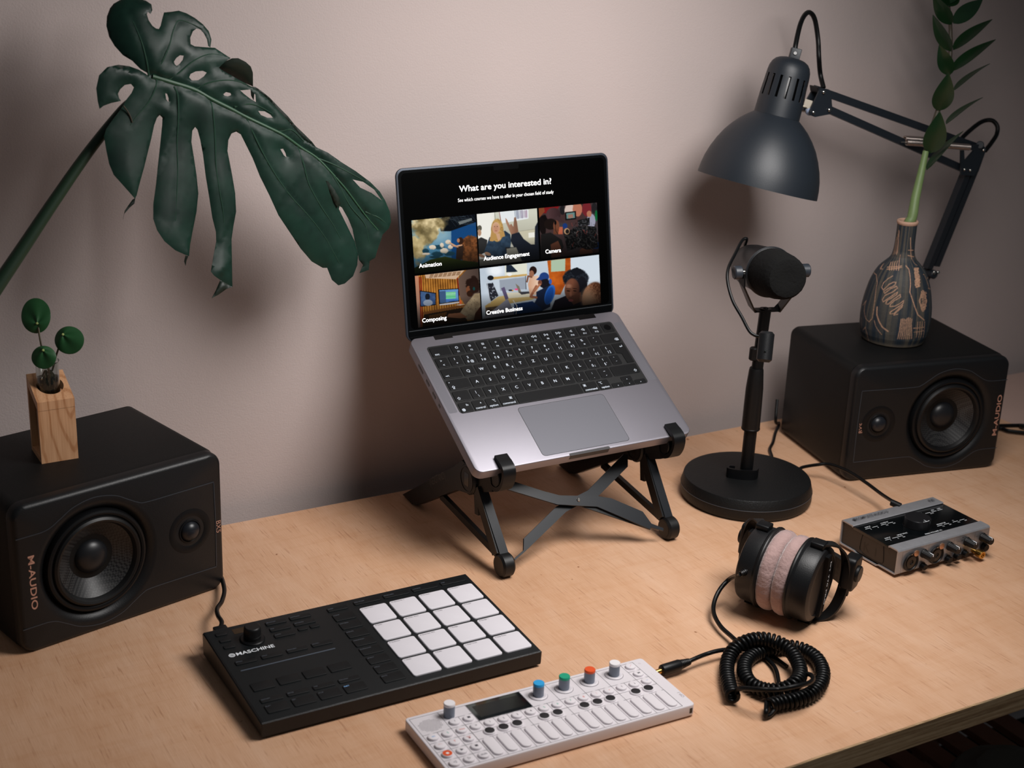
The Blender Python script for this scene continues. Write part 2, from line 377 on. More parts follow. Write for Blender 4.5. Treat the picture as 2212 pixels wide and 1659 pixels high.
    MB().at(TW).lathe([(.528, -.024), (.515, .012), (.49, .03), (.465, .02), (.447, -.012), (.44, -.03)], 96, False, False).obj('surround', BLKR, w_)
    MB().at(TW).lathe([(.44, -.03), (.42, -.045), (.32, -.12), (.22, -.185), (.17, -.215)], 96, False, False).obj('cone', weave(), w_)
    MB().at(TW).lathe([(.205, -.19), (.2, -.165), (.18, -.125), (.14, -.093), (.09, -.073), (.04, -.064), (.004, -.062)], 64, False, True).obj('dust_cap', mat('dust_cap', (24, 25, 28), .38), w_)
    # tweeter with its shallow waveguide
    tx = mx(.447); TT = RM @ Matrix.Translation(V((tx, 0, .865))) @ Matrix.Rotation(PI/2, 4, 'X')
    tw = MB().at(TT).lathe([(.27, .004), (.24, .009), (.2, .006), (.17, -.002), (.15, -.012)], 64, False, False).obj('tweeter', BLKS, t)
    MB().at(TT).lathe([(.152, -.012), (.142, .012), (.128, .014), (.118, .004)], 48, False, False).obj('trim_ring', BLKS, tw)
    MB().at(TT).lathe([(.118, .0), (.112, .025), (.09, .052), (.06, .07), (.03, .078), (.004, .081)], 48, False, True).obj('dome', mat('tweeter_dome', (26, 28, 33), .35), tw)
    # lettering
    mb = MB(); fx = frame
    if mirror: M = RM @ Matrix(((0, 1, 0, .135), (0, 0, -1, -.004), (-1, 0, 0, 1.15), (0, 0, 0, 1)))
    else: M = RM @ Matrix(((0, -1, 0, 2.462), (0, 0, -1, -.004), (1, 0, 0, .515), (0, 0, 0, 1)))
    text(mb, 'M-AUDIO', M, .10, .014, .635)
    mb.obj('maker_lettering', PINKT, t, smooth=0)
    mb = MB()
    if mirror: M = RM @ Matrix(((0, 1, 0, 2.43), (0, 0, -1, -.004), (-1, 0, 0, .885), (0, 0, 0, 1)))
    else: M = RM @ Matrix(((0, -1, 0, .2), (0, 0, -1, -.004), (1, 0, 0, .75), (0, 0, 0, 1)))
    text(mb, 'BX5', M, .085, .0, .15)
    mb.obj('model_lettering', PINKT, t, smooth=0)
    return t, RM
spl, SPLM = speaker((-1.0336, -2.2119, 0), .2352, True, 'black studio speaker lying sideways under the wooden plant block, woofer at left')
spr, SPRM = speaker((10.3465, -2.392, 0), -.205, False, 'black studio speaker lying sideways under the scratched vase, woofer at right')
# ------------------------------------------------------------------ laptop
LO = V((4.2127, -2.6476, 1.3597)); LR = Euler((.5143, -.0049, -.0116), 'XYZ').to_matrix()
LM = Matrix.Translation(LO) @ LR.to_4x4(); LW, LD = 3.126, 2.212
lap = thing('laptop', 'open space-grey laptop with a course menu on its screen, propped on the folding stand', 'laptop', LO)
mb = MB().at(LM)
mb.rrect(0, LW, 0, LD, -.13, 0, .105, .012, 8)
mb.rrect(.03, LW-.03, .03, LD-.03, -.155, -.125, .09, 0, 6)
base = mb.obj('base_shell', GREYALU, lap)
# finger notch in the front lip, side ports, hinge cut-outs
mb = MB().at(LM)
mb.rrect(1.285, 1.875, -.004, .035, -.07, .0012, .02, 0, 4); mb.obj('lid_notch', mat('dark_grey_recess', (62, 60, 62), .5), base)
mb = MB().at(LM)
for y0, y1 in ((1.83, 1.68), (1.57, 1.47), (1.36, 1.26), (1.16, 1.11)): mb.box(-.003, .01, y1, y0, -.085, -.055)
mb.obj('side_ports', BLKG, base)
mb = MB().at(LM)
for x0, x1 in ((.345, .6), (2.5, 2.765)): mb.box(x0, x1, LD-.075, LD+.002, -.12, .0015)
mb.box(.5, 2.62, LD-.05, LD+.01, -.12, .0012)
mb.obj('hinge_cutout', BLKG, base)
MB().at(LM).rrect(.172, 2.948, .908, 2.038, -.01, .0012, .045, 0, 6).obj('keyboard_well', mat('key_well', (13, 14, 15), .55), lap)
mb = MB().at(LM).rrect(.938, 2.207, .062, .857, -.01, .0008, .05, 0, 6); mb.obj('trackpad_gap', mat('seam_dark', (50, 50, 54), .5), base)
MB().at(LM).rrect(.944, 2.201, .068, .851, -.008, .0016, .046, 0, 6).obj('trackpad', mat('trackpad_glass', (138, 138, 146), .38, .7), lap)
mesh_g = mat('speaker_perforation', (120, 119, 126), .5, .7)
for x0 in (.035, 2.975): MB().at(LM).rrect(x0, x0+.115, .94, 2.0, -.01, .0008, .02, 0, 3).obj('speaker_grille', mesh_g, base)
KEY = mat('key_cap', (11, 12, 14), .42, spec=.35); KW = lap
legend = mat('key_legend', (205, 214, 226), .5, emit=(205, 214, 226), es=.12)
def key(x0, x1, y0, y1, lab, big=.062):
    mb = MB().at(LM).m(0).rrect(x0, x1, y0, y1, -.002, .0095, .018, .004, 3); mb.m(1)
    for tx, fx, fy, sz in lab:
        M = LM @ Matrix.Translation(V((x0+(x1-x0)*fx, y0+(y1-y0)*fy, .0102))); text(mb, tx, M, sz, .006, None, 'C')
    mb.obj('key', [KEY, legend], kb, smooth=0)
kb = H(bpy.data.objects['keyboard_well'], Matrix.Translation(LO))
RY = [2.013-.1885*k for k in range(6)]; KH = .16; P_ = .1887
fi = ['☀', '☼', '▤', '⌕', '●', '☾', '◁◁', '▷II', '▷▷', '◁', '◁)', '◁))']
key(.197, .462, RY[0]-KH, RY[0], [('esc', .26, .13, .05)])
for k in range(12): key(.486+P_*k, .486+P_*k+.165, RY[0]-KH, RY[0], [(fi[k], .5, .55, .045), ('F%d' % (k+1), .5, .14, .036)])
x = .486+P_*12; key(x, 2.918, RY[0]-KH, RY[0], [])
MB().at(LM).cyl((x+.083, RY[0]-KH/2, .005), (x+.083, RY[0]-KH/2, .0112), .05, 28).obj('fingerprint_button', BLKG, kb)
r1 = [('>', '<'), ('1', '+'), ('2', 'ě @'), ('3', 'š #'), ('4', 'č $'), ('5', 'ř ~'), ('6', 'ž ^'), ('7', 'ý &'), ('8', 'á *'), ('9', 'í {'), ('0', 'é }'), ('%', '='), ('ˇ', '´')]
for k, (a, b_) in enumerate(r1): key(.197+P_*k, .197+P_*k+.165, RY[1]-KH, RY[1], [(a, .45, .58, .05), (b_, .52, .14, .05)])
key(.197+P_*13, 2.918, RY[1]-KH, RY[1], [('⌫', .78, .15, .055)])
key(.197, .456, RY[2]-KH, RY[2], [('⇥', .2, .14, .055)])
for k, a in enumerate('QWERTZUIOP'): key(.480+P_*k, .480+P_*k+.165, RY[2]-KH, RY[2], [(a, .48, .35, .062)] + ([('€', .8, .12, .04)] if a == 'R' else []))
for k, (a, b_) in enumerate([('/', 'ú ['), ('(', ') ]')]): key(.480+P_*(10+k), .480+P_*(10+k)+.165, RY[2]-KH, RY[2], [(a, .45, .58, .05), (b_, .52, .14, .05)])
mb = MB().at(LM).m(0)                                                    # tall return key
pts = [(.48+P_*12, RY[2]), (2.918, RY[2]), (2.918, RY[3]-KH), (2.812, RY[3]-KH), (2.812, RY[3]+.008), (.48+P_*12, RY[3]+.028)]
mb.prism(pts, -.002, .0095); mb.m(1); text(mb, '↵', LM @ Matrix.Translation(V((2.86, RY[2]-.08, .0102))), .055, .005, None, 'C')
mb.obj('key', [KEY, legend], kb, smooth=0)
key(.197, .498, RY[3]-KH, RY[3], [('•', .1, .65, .05), ('⇪', .2, .14, .055)])
for k, a in enumerate('ASDFGHJKL'): key(.521+P_*k, .521+P_*k+.165, RY[3]-KH, RY[3], [(a, .48, .35, .062)] + ([('_', .48, .16, .05)] if a in 'FJ' else []))
for k, (a, b_) in enumerate([('"', 'ů ;'), ('!', "§ '"), ('`', '¨')]): key(.521+P_*(9+k), .521+P_*(9+k)+(.165 if k < 2 else .14), RY[3]-KH, RY[3], [(a, .45, .58, .05), (b_, .52, .14, .05)])
key(.197, .413, RY[4]-KH, RY[4], [('⇧', .25, .14, .055)])
key(.436, .601, RY[4]-KH, RY[4], [('|', .45, .55, .05), ('\\', .55, .14, .05)])
for k, a in enumerate('YXCVBNM'): key(.436+P_*(k+1), .436+P_*(k+1)+.165, RY[4]-KH, RY[4], [(a, .48, .35, .062)])
for k, (a, b_) in enumerate([('?', ','), (':', '.'), ('–', '-')]): key(.436+P_*(8+k), .436+P_*(8+k)+.165, RY[4]-KH, RY[4], [(a, .5, .58, .05), (b_, .5, .14, .05)])
key(.436+P_*11, 2.918, RY[4]-KH, RY[4], [('⇧', .85, .14, .055)])
for x0, x1, lab in ((.197, .36, [('fn', .7, .62, .045), ('◍', .25, .14, .055)]), (.384, .549, [('^', .7, .55, .05), ('control', .52, .15, .046)]), (.573, .738, [('⌥', .7, .6, .05), ('option', .5, .15, .046)]),
                    (.762, .98, [('⌘', .75, .6, .05), ('command', .5, .15, .046)]), (1.004, 1.946, []), (1.97, 2.188, [('⌘', .2, .6, .05), ('command', .5, .15, .046)]), (2.212, 2.377, [('⌥', .25, .6, .05), ('option', .5, .15, .046)])):
    key(x0, x1, RY[5]-KH, RY[5], lab)
yb = RY[5]-KH
for x0, y0, a in ((2.401, yb, '◂'), (2.578, yb, '▾'), (2.578, yb+.083, '▴'), (2.755, yb, '▸')): key(x0, x0+.163, y0, y0+.077, [(a, .5, .2, .04)])

# lid
TH, LL, YB, ZB = 2.261, 2.1641, .0286, -.0536
Mlid = LM @ Matrix.Translation(V((0, LD+YB, ZB))) @ Matrix(((1, 0, 0, 0), (0, -math.cos(TH), -math.sin(TH), 0), (0, math.sin(TH), -math.cos(TH), 0), (0, 0, 0, 1)))
# local: x right, y up the lid, z out of the screen (towards the user)
zdir = (Mlid.to_3x3() @ V((0, 0, 1)));
if zdir.y > 0: Mlid = Mlid @ Matrix.Scale(-1, 4, V((0, 0, 1)))
lid = MB().at(Mlid).rrect(0, LW, -.03, LL, -.05, -.002, .105, .01, 8, .03).obj('lid_shell', mat('lid_aluminium', (62, 67, 76), .4, .6), lap)
MB().at(Mlid).rrect(.028, LW-.028, -.02, LL-.028, -.004, .0005, .085, 0, 8).obj('bezel', mat('bezel_glass', (6, 7, 8), .25, spec=.12), lid)
mb = MB().at(Mlid).box(.04, LW-.04, LL-2.06, LL-2.052, .0004, .0012); mb.obj('bezel_seam', mat('bezel_line', (58, 62, 66), .4), lid)
MB().at(Mlid).rrect(.07, LW-.07, LL-2.035, LL-.062, -.002, .0012, .06, 0, 8).obj('display', mat('display_black', (1, 1, 1), .3, spec=.04, emit=(1, 1, 1), es=1), lid)
MB().at(Mlid).rrect(1.38, 1.75, LL-.118, LL-.05, -.002, .0018, .02, 0, 5).obj('camera_notch', MATS['bezel_glass'], lid)
SM = Mlid @ Matrix.Translation(V((0, LL, .0022)))                          # screen frame, y is minus the distance from the top
def hom(q):
    """unit square (u right, v down) -> quad TL TR BR BL"""
    (x0, y0), (x1, y1), (x2, y2), (x3, y3) = q
    dx1, dx2, dx3 = x1-x2, x3-x2, x0-x1+x2-x3; dy1, dy2, dy3 = y1-y2, y3-y2, y0-y1+y2-y3
    d = dx1*dy2-dx2*dy1; g = (dx3*dy2-dx2*dy3)/d; h = (dx1*dy3-dx3*dy1)/d
    return np.array([[x1-x0+g*x1, x3-x0+h*x3, x0], [y1-y0+g*y1, y3-y0+h*y3, y0], [g, h, 1]])
class Paint:
    def __init__(s, quad, nu, nv):
        s.nu, s.nv = nu, nv; s.ss = 2
        u, v_ = np.meshgrid((np.arange(nu*2)+.5)/(nu*2), (np.arange(nv*2)+.5)/(nv*2)); Hm = hom(quad)
        d = Hm[2, 0]*u+Hm[2, 1]*v_+1; s.X = (Hm[0, 0]*u+Hm[0, 1]*v_+Hm[0, 2])/d; s.Y = (Hm[1, 0]*u+Hm[1, 1]*v_+Hm[1, 2])/d; s.u = u; s.v = v_
        s.I = np.zeros((nv*2, nu*2, 3)); s.rng = np.random.RandomState(3)
    def nz(s, sc, seed=0):
        r = np.random.RandomState(seed); o = 0
        for k in range(3):
            f = sc/2**k; gx = s.X/f; gy = s.Y/f; ix = np.floor(gx).astype(int); iy = np.floor(gy).astype(int); fx = gx-ix; fy = gy-iy; fx = fx*fx*(3-2*fx); fy = fy*fy*(3-2*fy)
            T = r.rand(64, 64); g = lambda a, b: T[(iy+b) % 64, (ix+a) % 64]
            o = o+((g(0, 0)*(1-fx)+g(1, 0)*fx)*(1-fy)+(g(0, 1)*(1-fx)+g(1, 1)*fx)*fy)/2**k
        return o/1.75
    def col(s, m, c, c2=None, n=None):
        c = np.array(c, float)
        if c2 is not None: c = c+(np.array(c2, float)-c)*np.clip(n, 0, 1)[..., None]
        s.I = s.I*(1-m[..., None])+c*m[..., None]
    def poly(s, c, pts, soft=0, **k):
        m = np.zeros(s.X.shape, bool); n = len(pts)
        for i in range(n):
            (x1, y1), (x2, y2) = pts[i], pts[(i+1) % n]
            if y1 == y2: continue
            m ^= ((y1 > s.Y) != (y2 > s.Y)) & (s.X < (x2-x1)*(s.Y-y1)/(y2-y1)+x1)
        m = m.astype(float)
        for _ in range(int(soft)):
            p = np.pad(m, 1, 'edge'); m = (p[:-2, 1:-1]+p[2:, 1:-1]+p[1:-1, :-2]+p[1:-1, 2:]+p[1:-1, 1:-1])/5
        s.col(m, c, **k)
    def ell(s, c, cx, cy, rx, ry, rot=0, soft=.12, nz=0, nsc=20, **k):
        a = math.radians(rot); dx = s.X-cx; dy = s.Y-cy; r = np.sqrt(((dx*math.cos(a)+dy*math.sin(a))/rx)**2+((-dx*math.sin(a)+dy*math.cos(a))/ry)**2)
        if nz: r = r+nz*(s.nz(nsc, int(cx))-.5)
        s.col(np.clip((1-r)/soft+.5, 0, 1), c, **k)
    def line(s, c, pts, wd, a=1):
        m = np.zeros(s.X.shape)
        for (x1, y1), (x2, y2) in zip(pts, pts[1:]):
            t = np.clip(((s.X-x1)*(x2-x1)+(s.Y-y1)*(y2-y1))/((x2-x1)**2+(y2-y1)**2+1e-9), 0, 1)
            m = np.maximum(m, np.clip(wd/2-np.hypot(s.X-x1-t*(x2-x1), s.Y-y1-t*(y2-y1))+.7, 0, 1))
        s.col(m*a, c)
    def fade(s, v0, v1, k):
        t = np.clip((s.v-v0)/(v1-v0), 0, 1); s.I *= (1-t*k)[..., None]
    def done(s, name, x0, x1, y0, y1, parent, M, m):
        I = s.I.reshape(s.nv, 2, s.nu, 2, 3).mean((1, 3))/255; I = np.clip(I, 0, 1)
        lin = np.where(I <= .04045, I/12.92, ((I+.055)/1.055)**2.4)
        mb = MB().at(M); vs = [(x0+(x1-x0)*i/(s.nu-1), -(y0+(y1-y0)*j/(s.nv-1)), 0) for j in range(s.nv) for i in range(s.nu)]
        fs = [(j*s.nu+i, (j+1)*s.nu+i, (j+1)*s.nu+i+1, j*s.nu+i+1) for j in range(s.nv-1) for i in range(s.nu-1)]
        mb.add(vs, fs); h = mb.obj(name, m, parent, smooth=0)
        at = h.o.data.color_attributes.new('col', 'FLOAT_COLOR', 'POINT'); c = np.ones((s.nu*s.nv, 4), np.float32); c[:, :3] = lin.reshape(-1, 3)
        at.data.foreach_set('color', c.ravel()); return h
SCR = attr_mat('screen_pixels', .35, emit=1.0, spec=.03)
disp = H(bpy.data.objects['display'], Matrix.Translation(LO))
# --- Animation
p = Paint([(45, 178), (733, 118), (755, 683), (78, 752)], 190, 150)
p.col(np.ones(p.X.shape), (70, 120, 150), (22, 62, 110), np.clip((p.X-330)/380, 0, 1))
p.ell((130, 165, 180), 330, 330, 190, 110, soft=1.2)
p.poly((20, 66, 116), [(470, 250), (740, 190), (760, 430), (600, 470), (500, 620), (470, 620)], 6)
p.poly((10, 14, 20), [(420, 120), (740, 100), (735, 205), (460, 300), (360, 300), (330, 180)], 1)
for q in range(7): p.line((72, 84, 94), [(400+q*30, 150+q*12), (600+q*28, 120+q*20)], 2.5); p.line((48, 58, 68), [(430+q*42, 128), (520+q*36, 250-q*10)], 2)
p.poly((108, 114, 114), [(545, 200), (690, 160), (696, 185), (560, 232)], 1)
n = p.nz(70, 5)
p.ell((120, 104, 66), 230, 230, 200, 120, nz=.8, nsc=70, soft=.35, c2=(226, 206, 160), n=(n-.3)*2.2)
p.ell((96, 84, 54), 210, 340, 110, 90, nz=.9, nsc=50, soft=.35, c2=(180, 162, 116), n=(n-.3)*2)
p.ell((140, 122, 80), 110, 480, 85, 140, nz=.9, nsc=60, soft=.35, c2=(206, 186, 138), n=(n-.3)*2)
for cx, cy, rx, ry in ((195, 508, 36, 26), (335, 470, 62, 24), (330, 545, 60, 30), (290, 575, 60, 14), (440, 540, 60, 26)): p.ell((28, 62, 78), cx, cy, rx, ry, nz=.7, nsc=30, soft=.3)
for cx, cy, rx, ry in ((270, 470, 36, 24), (370, 448, 22, 26), (435, 415, 30, 24), (458, 468, 26, 24), (395, 508, 46, 26), (200, 540, 44, 12)): p.ell((216, 200, 180), cx, cy, rx, ry, nz=.6, nsc=24, soft=.3, c2=(170, 160, 140), n=(p.Y-cy)/30)
p.ell((128, 76, 42), 690, 500, 140, 150, rot=20, nz=.25, nsc=26, soft=.1, c2=(66, 40, 24), n=(p.nz(24, 9)-.3)*2)
p.poly((50, 36, 30), [(525, 470), (600, 440), (592, 560), (560, 620), (515, 620)], 1)
p.ell((48, 30, 22), 568, 405, 28, 40, nz=.3, nsc=20); p.ell((168, 118, 90), 545, 400, 15, 22)
p.line((196, 150, 116), [(455, 425), (520, 462), (580, 450)], 15); p.line((176, 128, 98), [(470, 455), (540, 472)], 10)
p.poly((56, 66, 24), [(70, 690), (250, 600), (400, 570), (560, 610), (760, 640), (760, 760), (60, 760)], 2, c2=(24, 34, 16), n=(p.Y-560)/160)
for q in range(9): p.line((40, 50, 22), [(180+q*55, 760), (260+q*52, 640-q*2), (330+q*50, 590+q*5)], 3, .6)
p.fade(.55, 1, .75); p.done('course_picture', .172, 1.080, .655, 1.330, disp, SM, SCR)
# --- Audience Engagement
p = Paint([(752, 107), (1408, 48), (1432, 603), (780, 675)], 190, 150)
p.col(np.ones(p.X.shape), (236, 234, 226), (176, 170, 150), np.clip((p.X-900)/500, 0, 1))
p.poly((206, 206, 190), [(945, 90), (1408, 40), (1440, 420), (1100, 440), (940, 350)], 2, c2=(160, 156, 138), n=(p.Y-100)/400)
p.poly((226, 230, 232), [(1000, 80), (1315, 55), (1315, 160), (1030, 210)], 1); p.line((130, 40, 50), [(998, 82), (1014, 180)], 5)
for q in range(9): p.line((110+q*6, 128, 150), [(1165+q*16, 75), (1175+q*15, 160-q*2)], 6+q % 3*4, .8)
p.line((120, 120, 108), [(948, 90), (955, 170)], 4)
p.poly((196, 190, 166), [(1200, 300), (1430, 270), (1440, 460), (1240, 470)], 2); p.poly((232, 230, 220), [(1312, 315), (1378, 308), (1382, 362), (1316, 368)], 0)
p.line((150, 146, 128), [(1190, 300), (1430, 268)], 4)
p.ell((88, 84, 72), 782, 262, 24, 34, nz=.3); p.ell((176, 138, 110), 782, 310, 20, 36); p.poly((46, 46, 46), [(760, 380), (800, 360), (868, 390), (850, 520), (770, 560)], 2)
p.poly((52, 72, 92), [(890, 360), (1060, 290), (1115, 330), (1125, 400), (1105, 560), (860, 580), (830, 520)], 3, c2=(32, 46, 62), n=(p.nz(40, 3)-.3)*1.8)
p.ell((196, 158, 92), 975, 285, 68, 125, soft=.1, c2=(150, 112, 62), n=(p.nz(16, 4)-.3)*2); p.poly((180, 140, 82), [(910, 300), (1050, 300), (1060, 350), (990, 370), (925, 405), (890, 400)], 2)
p.ell((206, 164, 132), 962, 258, 42, 62); p.ell((190, 140, 112), 962, 268, 34, 46, soft=.8)
for ex in (946, 976): p.ell((70, 54, 46), ex, 244, 6, 3.5)
p.ell((158, 92, 80), 962, 290, 12, 4); p.line((170, 120, 92), [(962, 250), (962, 272)], 3)
p.poly((200, 158, 126), [(960, 320), (1000, 320), (1010, 375), (985, 405)], 1)
p.ell((184, 140, 110), 870, 540, 36, 18, rot=20); p.ell((170, 126, 100), 800, 560, 40, 16, rot=20)
p.poly((38, 38, 38), [(1060, 470), (1180, 470), (1160, 570), (1080, 560)], 2)
p.poly((168, 126, 102), [(1110, 230), (1128, 215), (1150, 250), (1160, 150), (1176, 140), (1190, 200), (1204, 300), (1160, 345), (1125, 330), (1070, 200), (1064, 150), (1082, 170)], 2, c2=(120, 84, 66), n=(p.X-1080)/120)
p.poly((30, 34, 44), [(1130, 330), (1210, 305), (1260, 380), (1340, 440), (1380, 440), (1385, 250), (1440, 150), (1450, 620), (1230, 620), (1170, 500), (1120, 400)], 4)
p.poly((150, 146, 132), [(1076, 485), (1180, 470), (1250, 640), (780, 690), (775, 600), (1075, 560)], 2, c2=(120, 118, 108), n=(p.Y-470)/200)
p.fade(.55, 1, .72); p.done('course_picture', 1.100, 1.992, .655, 1.327, disp, SM, SCR)
# --- Camera
p = Paint([(1432, 45), (2058, -12), (2078, 530), (1455, 602)], 190, 150)
p.col(np.ones(p.X.shape), (70, 40, 36), (58, 60, 66), p.nz(120, 3))
p.poly((120, 24, 26), [(1490, 40), (1660, 20), (1600, 110), (1480, 100)], 2); p.poly((124, 66, 40), [(1432, 40), (1490, 36), (1500, 80), (1432, 160)], 2)
for cx, cy, rx, ry, c in ((1690, 70, 30, 50, (30, 28, 30)), (1770, 70, 58, 70, (206, 186, 176)), (1850, 60, 50, 80, (176, 110, 86)), (1950, 60, 50, 80, (112, 36, 42)), (2030, 50, 30, 60, (34, 32, 34)), (1995, 190, 46, 80, (150, 150, 168)), (1975, 110, 26, 34, (170, 112, 86)), (2050, 130, 14, 60, (16, 96, 50)), (1715, 240, 26, 30, (26, 52, 110)), (2040, 450, 60, 40, (26, 56, 110)), (1940, 530, 70, 60, (120, 70, 50))): p.ell(c, cx, cy, rx, ry, nz=.2)
p.poly((176, 92, 66), [(1640, 250), (1690, 250), (1690, 330), (1640, 330)], 2)
p.ell((16, 12, 12), 1492, 190, 52, 70, nz=.15); p.ell((20, 14, 14), 1470, 240, 36, 100, rot=-10)
p.ell((76, 52, 54), 1590, 118, 78, 76, c2=(50, 34, 36), n=(p.X-1540)/130); p.poly((62, 44, 46), [(1640, 130), (1708, 190), (1700, 204), (1560, 178)], 1)
p.ell((26, 18, 16), 1560, 220, 70, 60); p.ell((108, 64, 46), 1622, 240, 34, 62); p.poly((96, 56, 40), [(1590, 270), (1650, 280), (1640, 330), (1590, 330)], 1)
p.ell((10, 10, 12), 1612, 205, 12, 24); p.line((12, 12, 14), [(1612, 220), (1614, 290), (1640, 330)], 4)
p.poly((30, 28, 28), [(1455, 330), (1560, 310), (1680, 390), (1700, 470), (1600, 600), (1455, 610)], 3); p.poly((112, 66, 48), [(1560, 440), (1640, 400), (1670, 470), (1660, 590), (1565, 600)], 3)
p.poly((14, 14, 15), [(1700, 330), (1830, 250), (1960, 240), (2050, 250), (2070, 470), (1950, 500), (1880, 470), (1740, 510)], 2, c2=(46, 44, 44), n=(p.nz(14, 8)-.45)*4)
p.ell((176, 140, 104), 1735, 298, 30, 34); p.ell((30, 26, 26), 1740, 300, 20, 24)
p.poly((20, 20, 22), [(1716, 92), (1835, 78), (1836, 168), (1720, 180)], 0); p.poly((96, 130, 126), [(1730, 104), (1820, 92), (1822, 152), (1734, 164)], 0); p.poly((150, 110, 96), [(1748, 120), (1800, 112), (1804, 150), (1750, 158)], 2)
r = random.Random(4)
for q in range(46):
    x = r.uniform(1770, 2050); y = r.uniform(190, 470); p.line(r.choice([(96, 94, 96), (150, 60, 50), (60, 62, 70), (8, 8, 9), (8, 8, 9), (130, 126, 120)]), [(x, y), (x+r.uniform(-30, 30), y+r.uniform(-20, 34)), (x+r.uniform(-30, 40), y+r.uniform(10, 60))], 2)
p.poly((18, 18, 19), [(1850, 180), (1980, 150), (1980, 230), (1860, 250)], 3, c2=(70, 70, 74), n=(p.nz(12, 2)-.5)*4)
p.fade(.5, 1, .8); p.done('course_picture', 2.020, 2.920, .656, 1.328, disp, SM, SCR)
# --- Composing
p = Paint([(82, 784), (765, 710), (785, 1265), (118, 1345)], 190, 150)
p.col(np.ones(p.X.shape), (178, 116, 44), (110, 66, 22), (p.nz(60, 2)-.2)*1.4)
for q in range(34): x = 130+q*13; p.line((60, 30, 10) if q % 2 else (206, 146, 70), [(x, 780), (x+22, 1250)], 4.5, .75)
p.poly((190, 130, 100), [(82, 784), (122, 780), (150, 1345), (110, 1345)], 1, c2=(120, 100, 90), n=(p.Y-800)/500)
for x in (132, 150, 536): p.line((120, 18, 14), [(x, 800), (x+18, 1000 if x > 500 else 1340)], 10)
p.poly((198, 168, 140), [(190, 770), (620, 722), (520, 826), (200, 812)], 1); 
for q in range(7):
    for k in range(3): p.poly((128, 92, 62), [(250+q*48+k*-6, 770+k*14-q*4), (288+q*48+k*-6, 766+k*14-q*4), (284+q*48+k*-6, 776+k*14-q*4), (246+q*48+k*-6, 780+k*14-q*4)])
p.poly((96, 76, 66), [(545, 820), (640, 720), (770, 705), (790, 1130), (620, 1120), (560, 1020)], 2, c2=(70, 56, 50), n=(p.X-560)/200)
p.poly((8, 10, 14), [(134, 944), (306, 972), (306, 1104), (142, 1120)]); p.poly((82, 112, 150), [(142, 954), (300, 980), (300, 1096), (148, 1112)], 0, c2=(40, 60, 100), n=p.nz(60, 7)); p.ell((22, 26, 34), 218, 1012, 24, 36, nz=.3); p.ell((130, 140, 156), 222, 1078, 50, 34)
p.poly((10, 12, 16), [(332, 936), (550, 926), (554, 1068), (340, 1094)]); p.poly((96, 140, 190), [(342, 944), (542, 934), (546, 1060), (348, 1084)]); p.poly((60, 84, 120), [(342, 956), (410, 952), (414, 1074), (348, 1084)])
for k, c in enumerate([(120, 206, 120), (150, 220, 150), (120, 206, 120), (90, 196, 100), (110, 210, 130), (60, 110, 190), (52, 90, 160)]): y = 968+k*15; p.poly(c, [(412, y), (516 if k < 5 else 540, y-5), (516 if k < 5 else 540, y+6), (413, y+11)])
p.poly((200, 200, 204), [(344, 1094), (556, 1070), (556, 1084), (430, 1102), (346, 1108)]); 
p.poly((120, 72, 34), [(165, 1180), (620, 1098), (660, 1110), (620, 1124), (180, 1204)], 1); p.poly((36, 24, 16), [(180, 1204), (620, 1130), (640, 1345), (160, 1345)], 3); p.poly((96, 60, 26), [(230, 1215), (420, 1180), (400, 1250), (240, 1270)], 2)
for k in range(10): p.line((50, 30, 14), [(240+k*18, 1212-k*3), (244+k*18, 1262-k*3)], 5)
p.ell((206, 96, 50), 566, 1080, 14, 26); p.poly((206, 190, 170), [(512, 1108), (560, 1098), (620, 1100), (560, 1112)])
p.ell((34, 20, 16), 700, 880, 76, 84, nz=.5, nsc=24, soft=.15); p.ell((110, 66, 44), 655, 945, 28, 44); p.ell((44, 24, 16), 668, 985, 34, 34); p.ell((36, 22, 18), 716, 920, 52, 64, nz=.3); p.ell((20, 60, 60), 712, 932, 12, 20)
p.poly((166, 146, 116), [(600, 1130), (720, 985), (780, 980), (800, 1260), (640, 1270), (560, 1190)], 3, c2=(110, 92, 70), n=(p.nz(50, 4)-.2)*1.5)
for q in range(16): p.ell((40, 34, 30), r.uniform(620, 770), r.uniform(1020, 1230), 4, 3)
p.poly((150, 96, 66), [(440, 1200), (560, 1190), (640, 1240), (560, 1250), (420, 1236)], 2); p.poly((50, 22, 14), [(720, 1200), (790, 1110), (790, 1290), (700, 1290)], 2)
p.fade(.5, 1, .8); p.done('course_picture', .170, 1.078, 1.357, 2.020, disp, SM, SCR)
# --- Creative Business
p = Paint([(784, 705), (2078, 560), (2096, 1082), (815, 1252)], 360, 150)
p.col(np.ones(p.X.shape), (206, 216, 224), (176, 188, 202), p.nz(200, 3))
p.poly((222, 222, 206), [(1060, 670), (1300, 650), (1300, 780), (1060, 790)], 5); p.ell((236, 240, 244), 960, 730, 80, 60, soft=1)
p.poly((30, 40, 54), [(1076, 672), (1130, 668), (1200, 740), (1170, 745), (1076, 748)], 2); p.poly((196, 160, 96), [(920, 800), (1300, 765), (1300, 785), (910, 828)], 1)
p.poly((150, 158, 170), [(1000, 830), (1280, 800), (1290, 930), (1010, 950)], 6); p.line((50, 52, 58), [(1284, 790), (1290, 930)], 7)
p.poly((196, 98, 30), [(1520, 625), (1770, 595), (1772, 760), (1660, 990), (1560, 990)], 1, c2=(150, 64, 20), n=(p.nz(60, 5)-.2)*1.4); p.poly((170, 190, 164), [(1560, 622), (1715, 604), (1712, 735), (1560, 745)], 1)
p.poly((206, 216, 226), [(1775, 594), (2080, 560), (2096, 900), (1900, 900), (1780, 760)], 4)
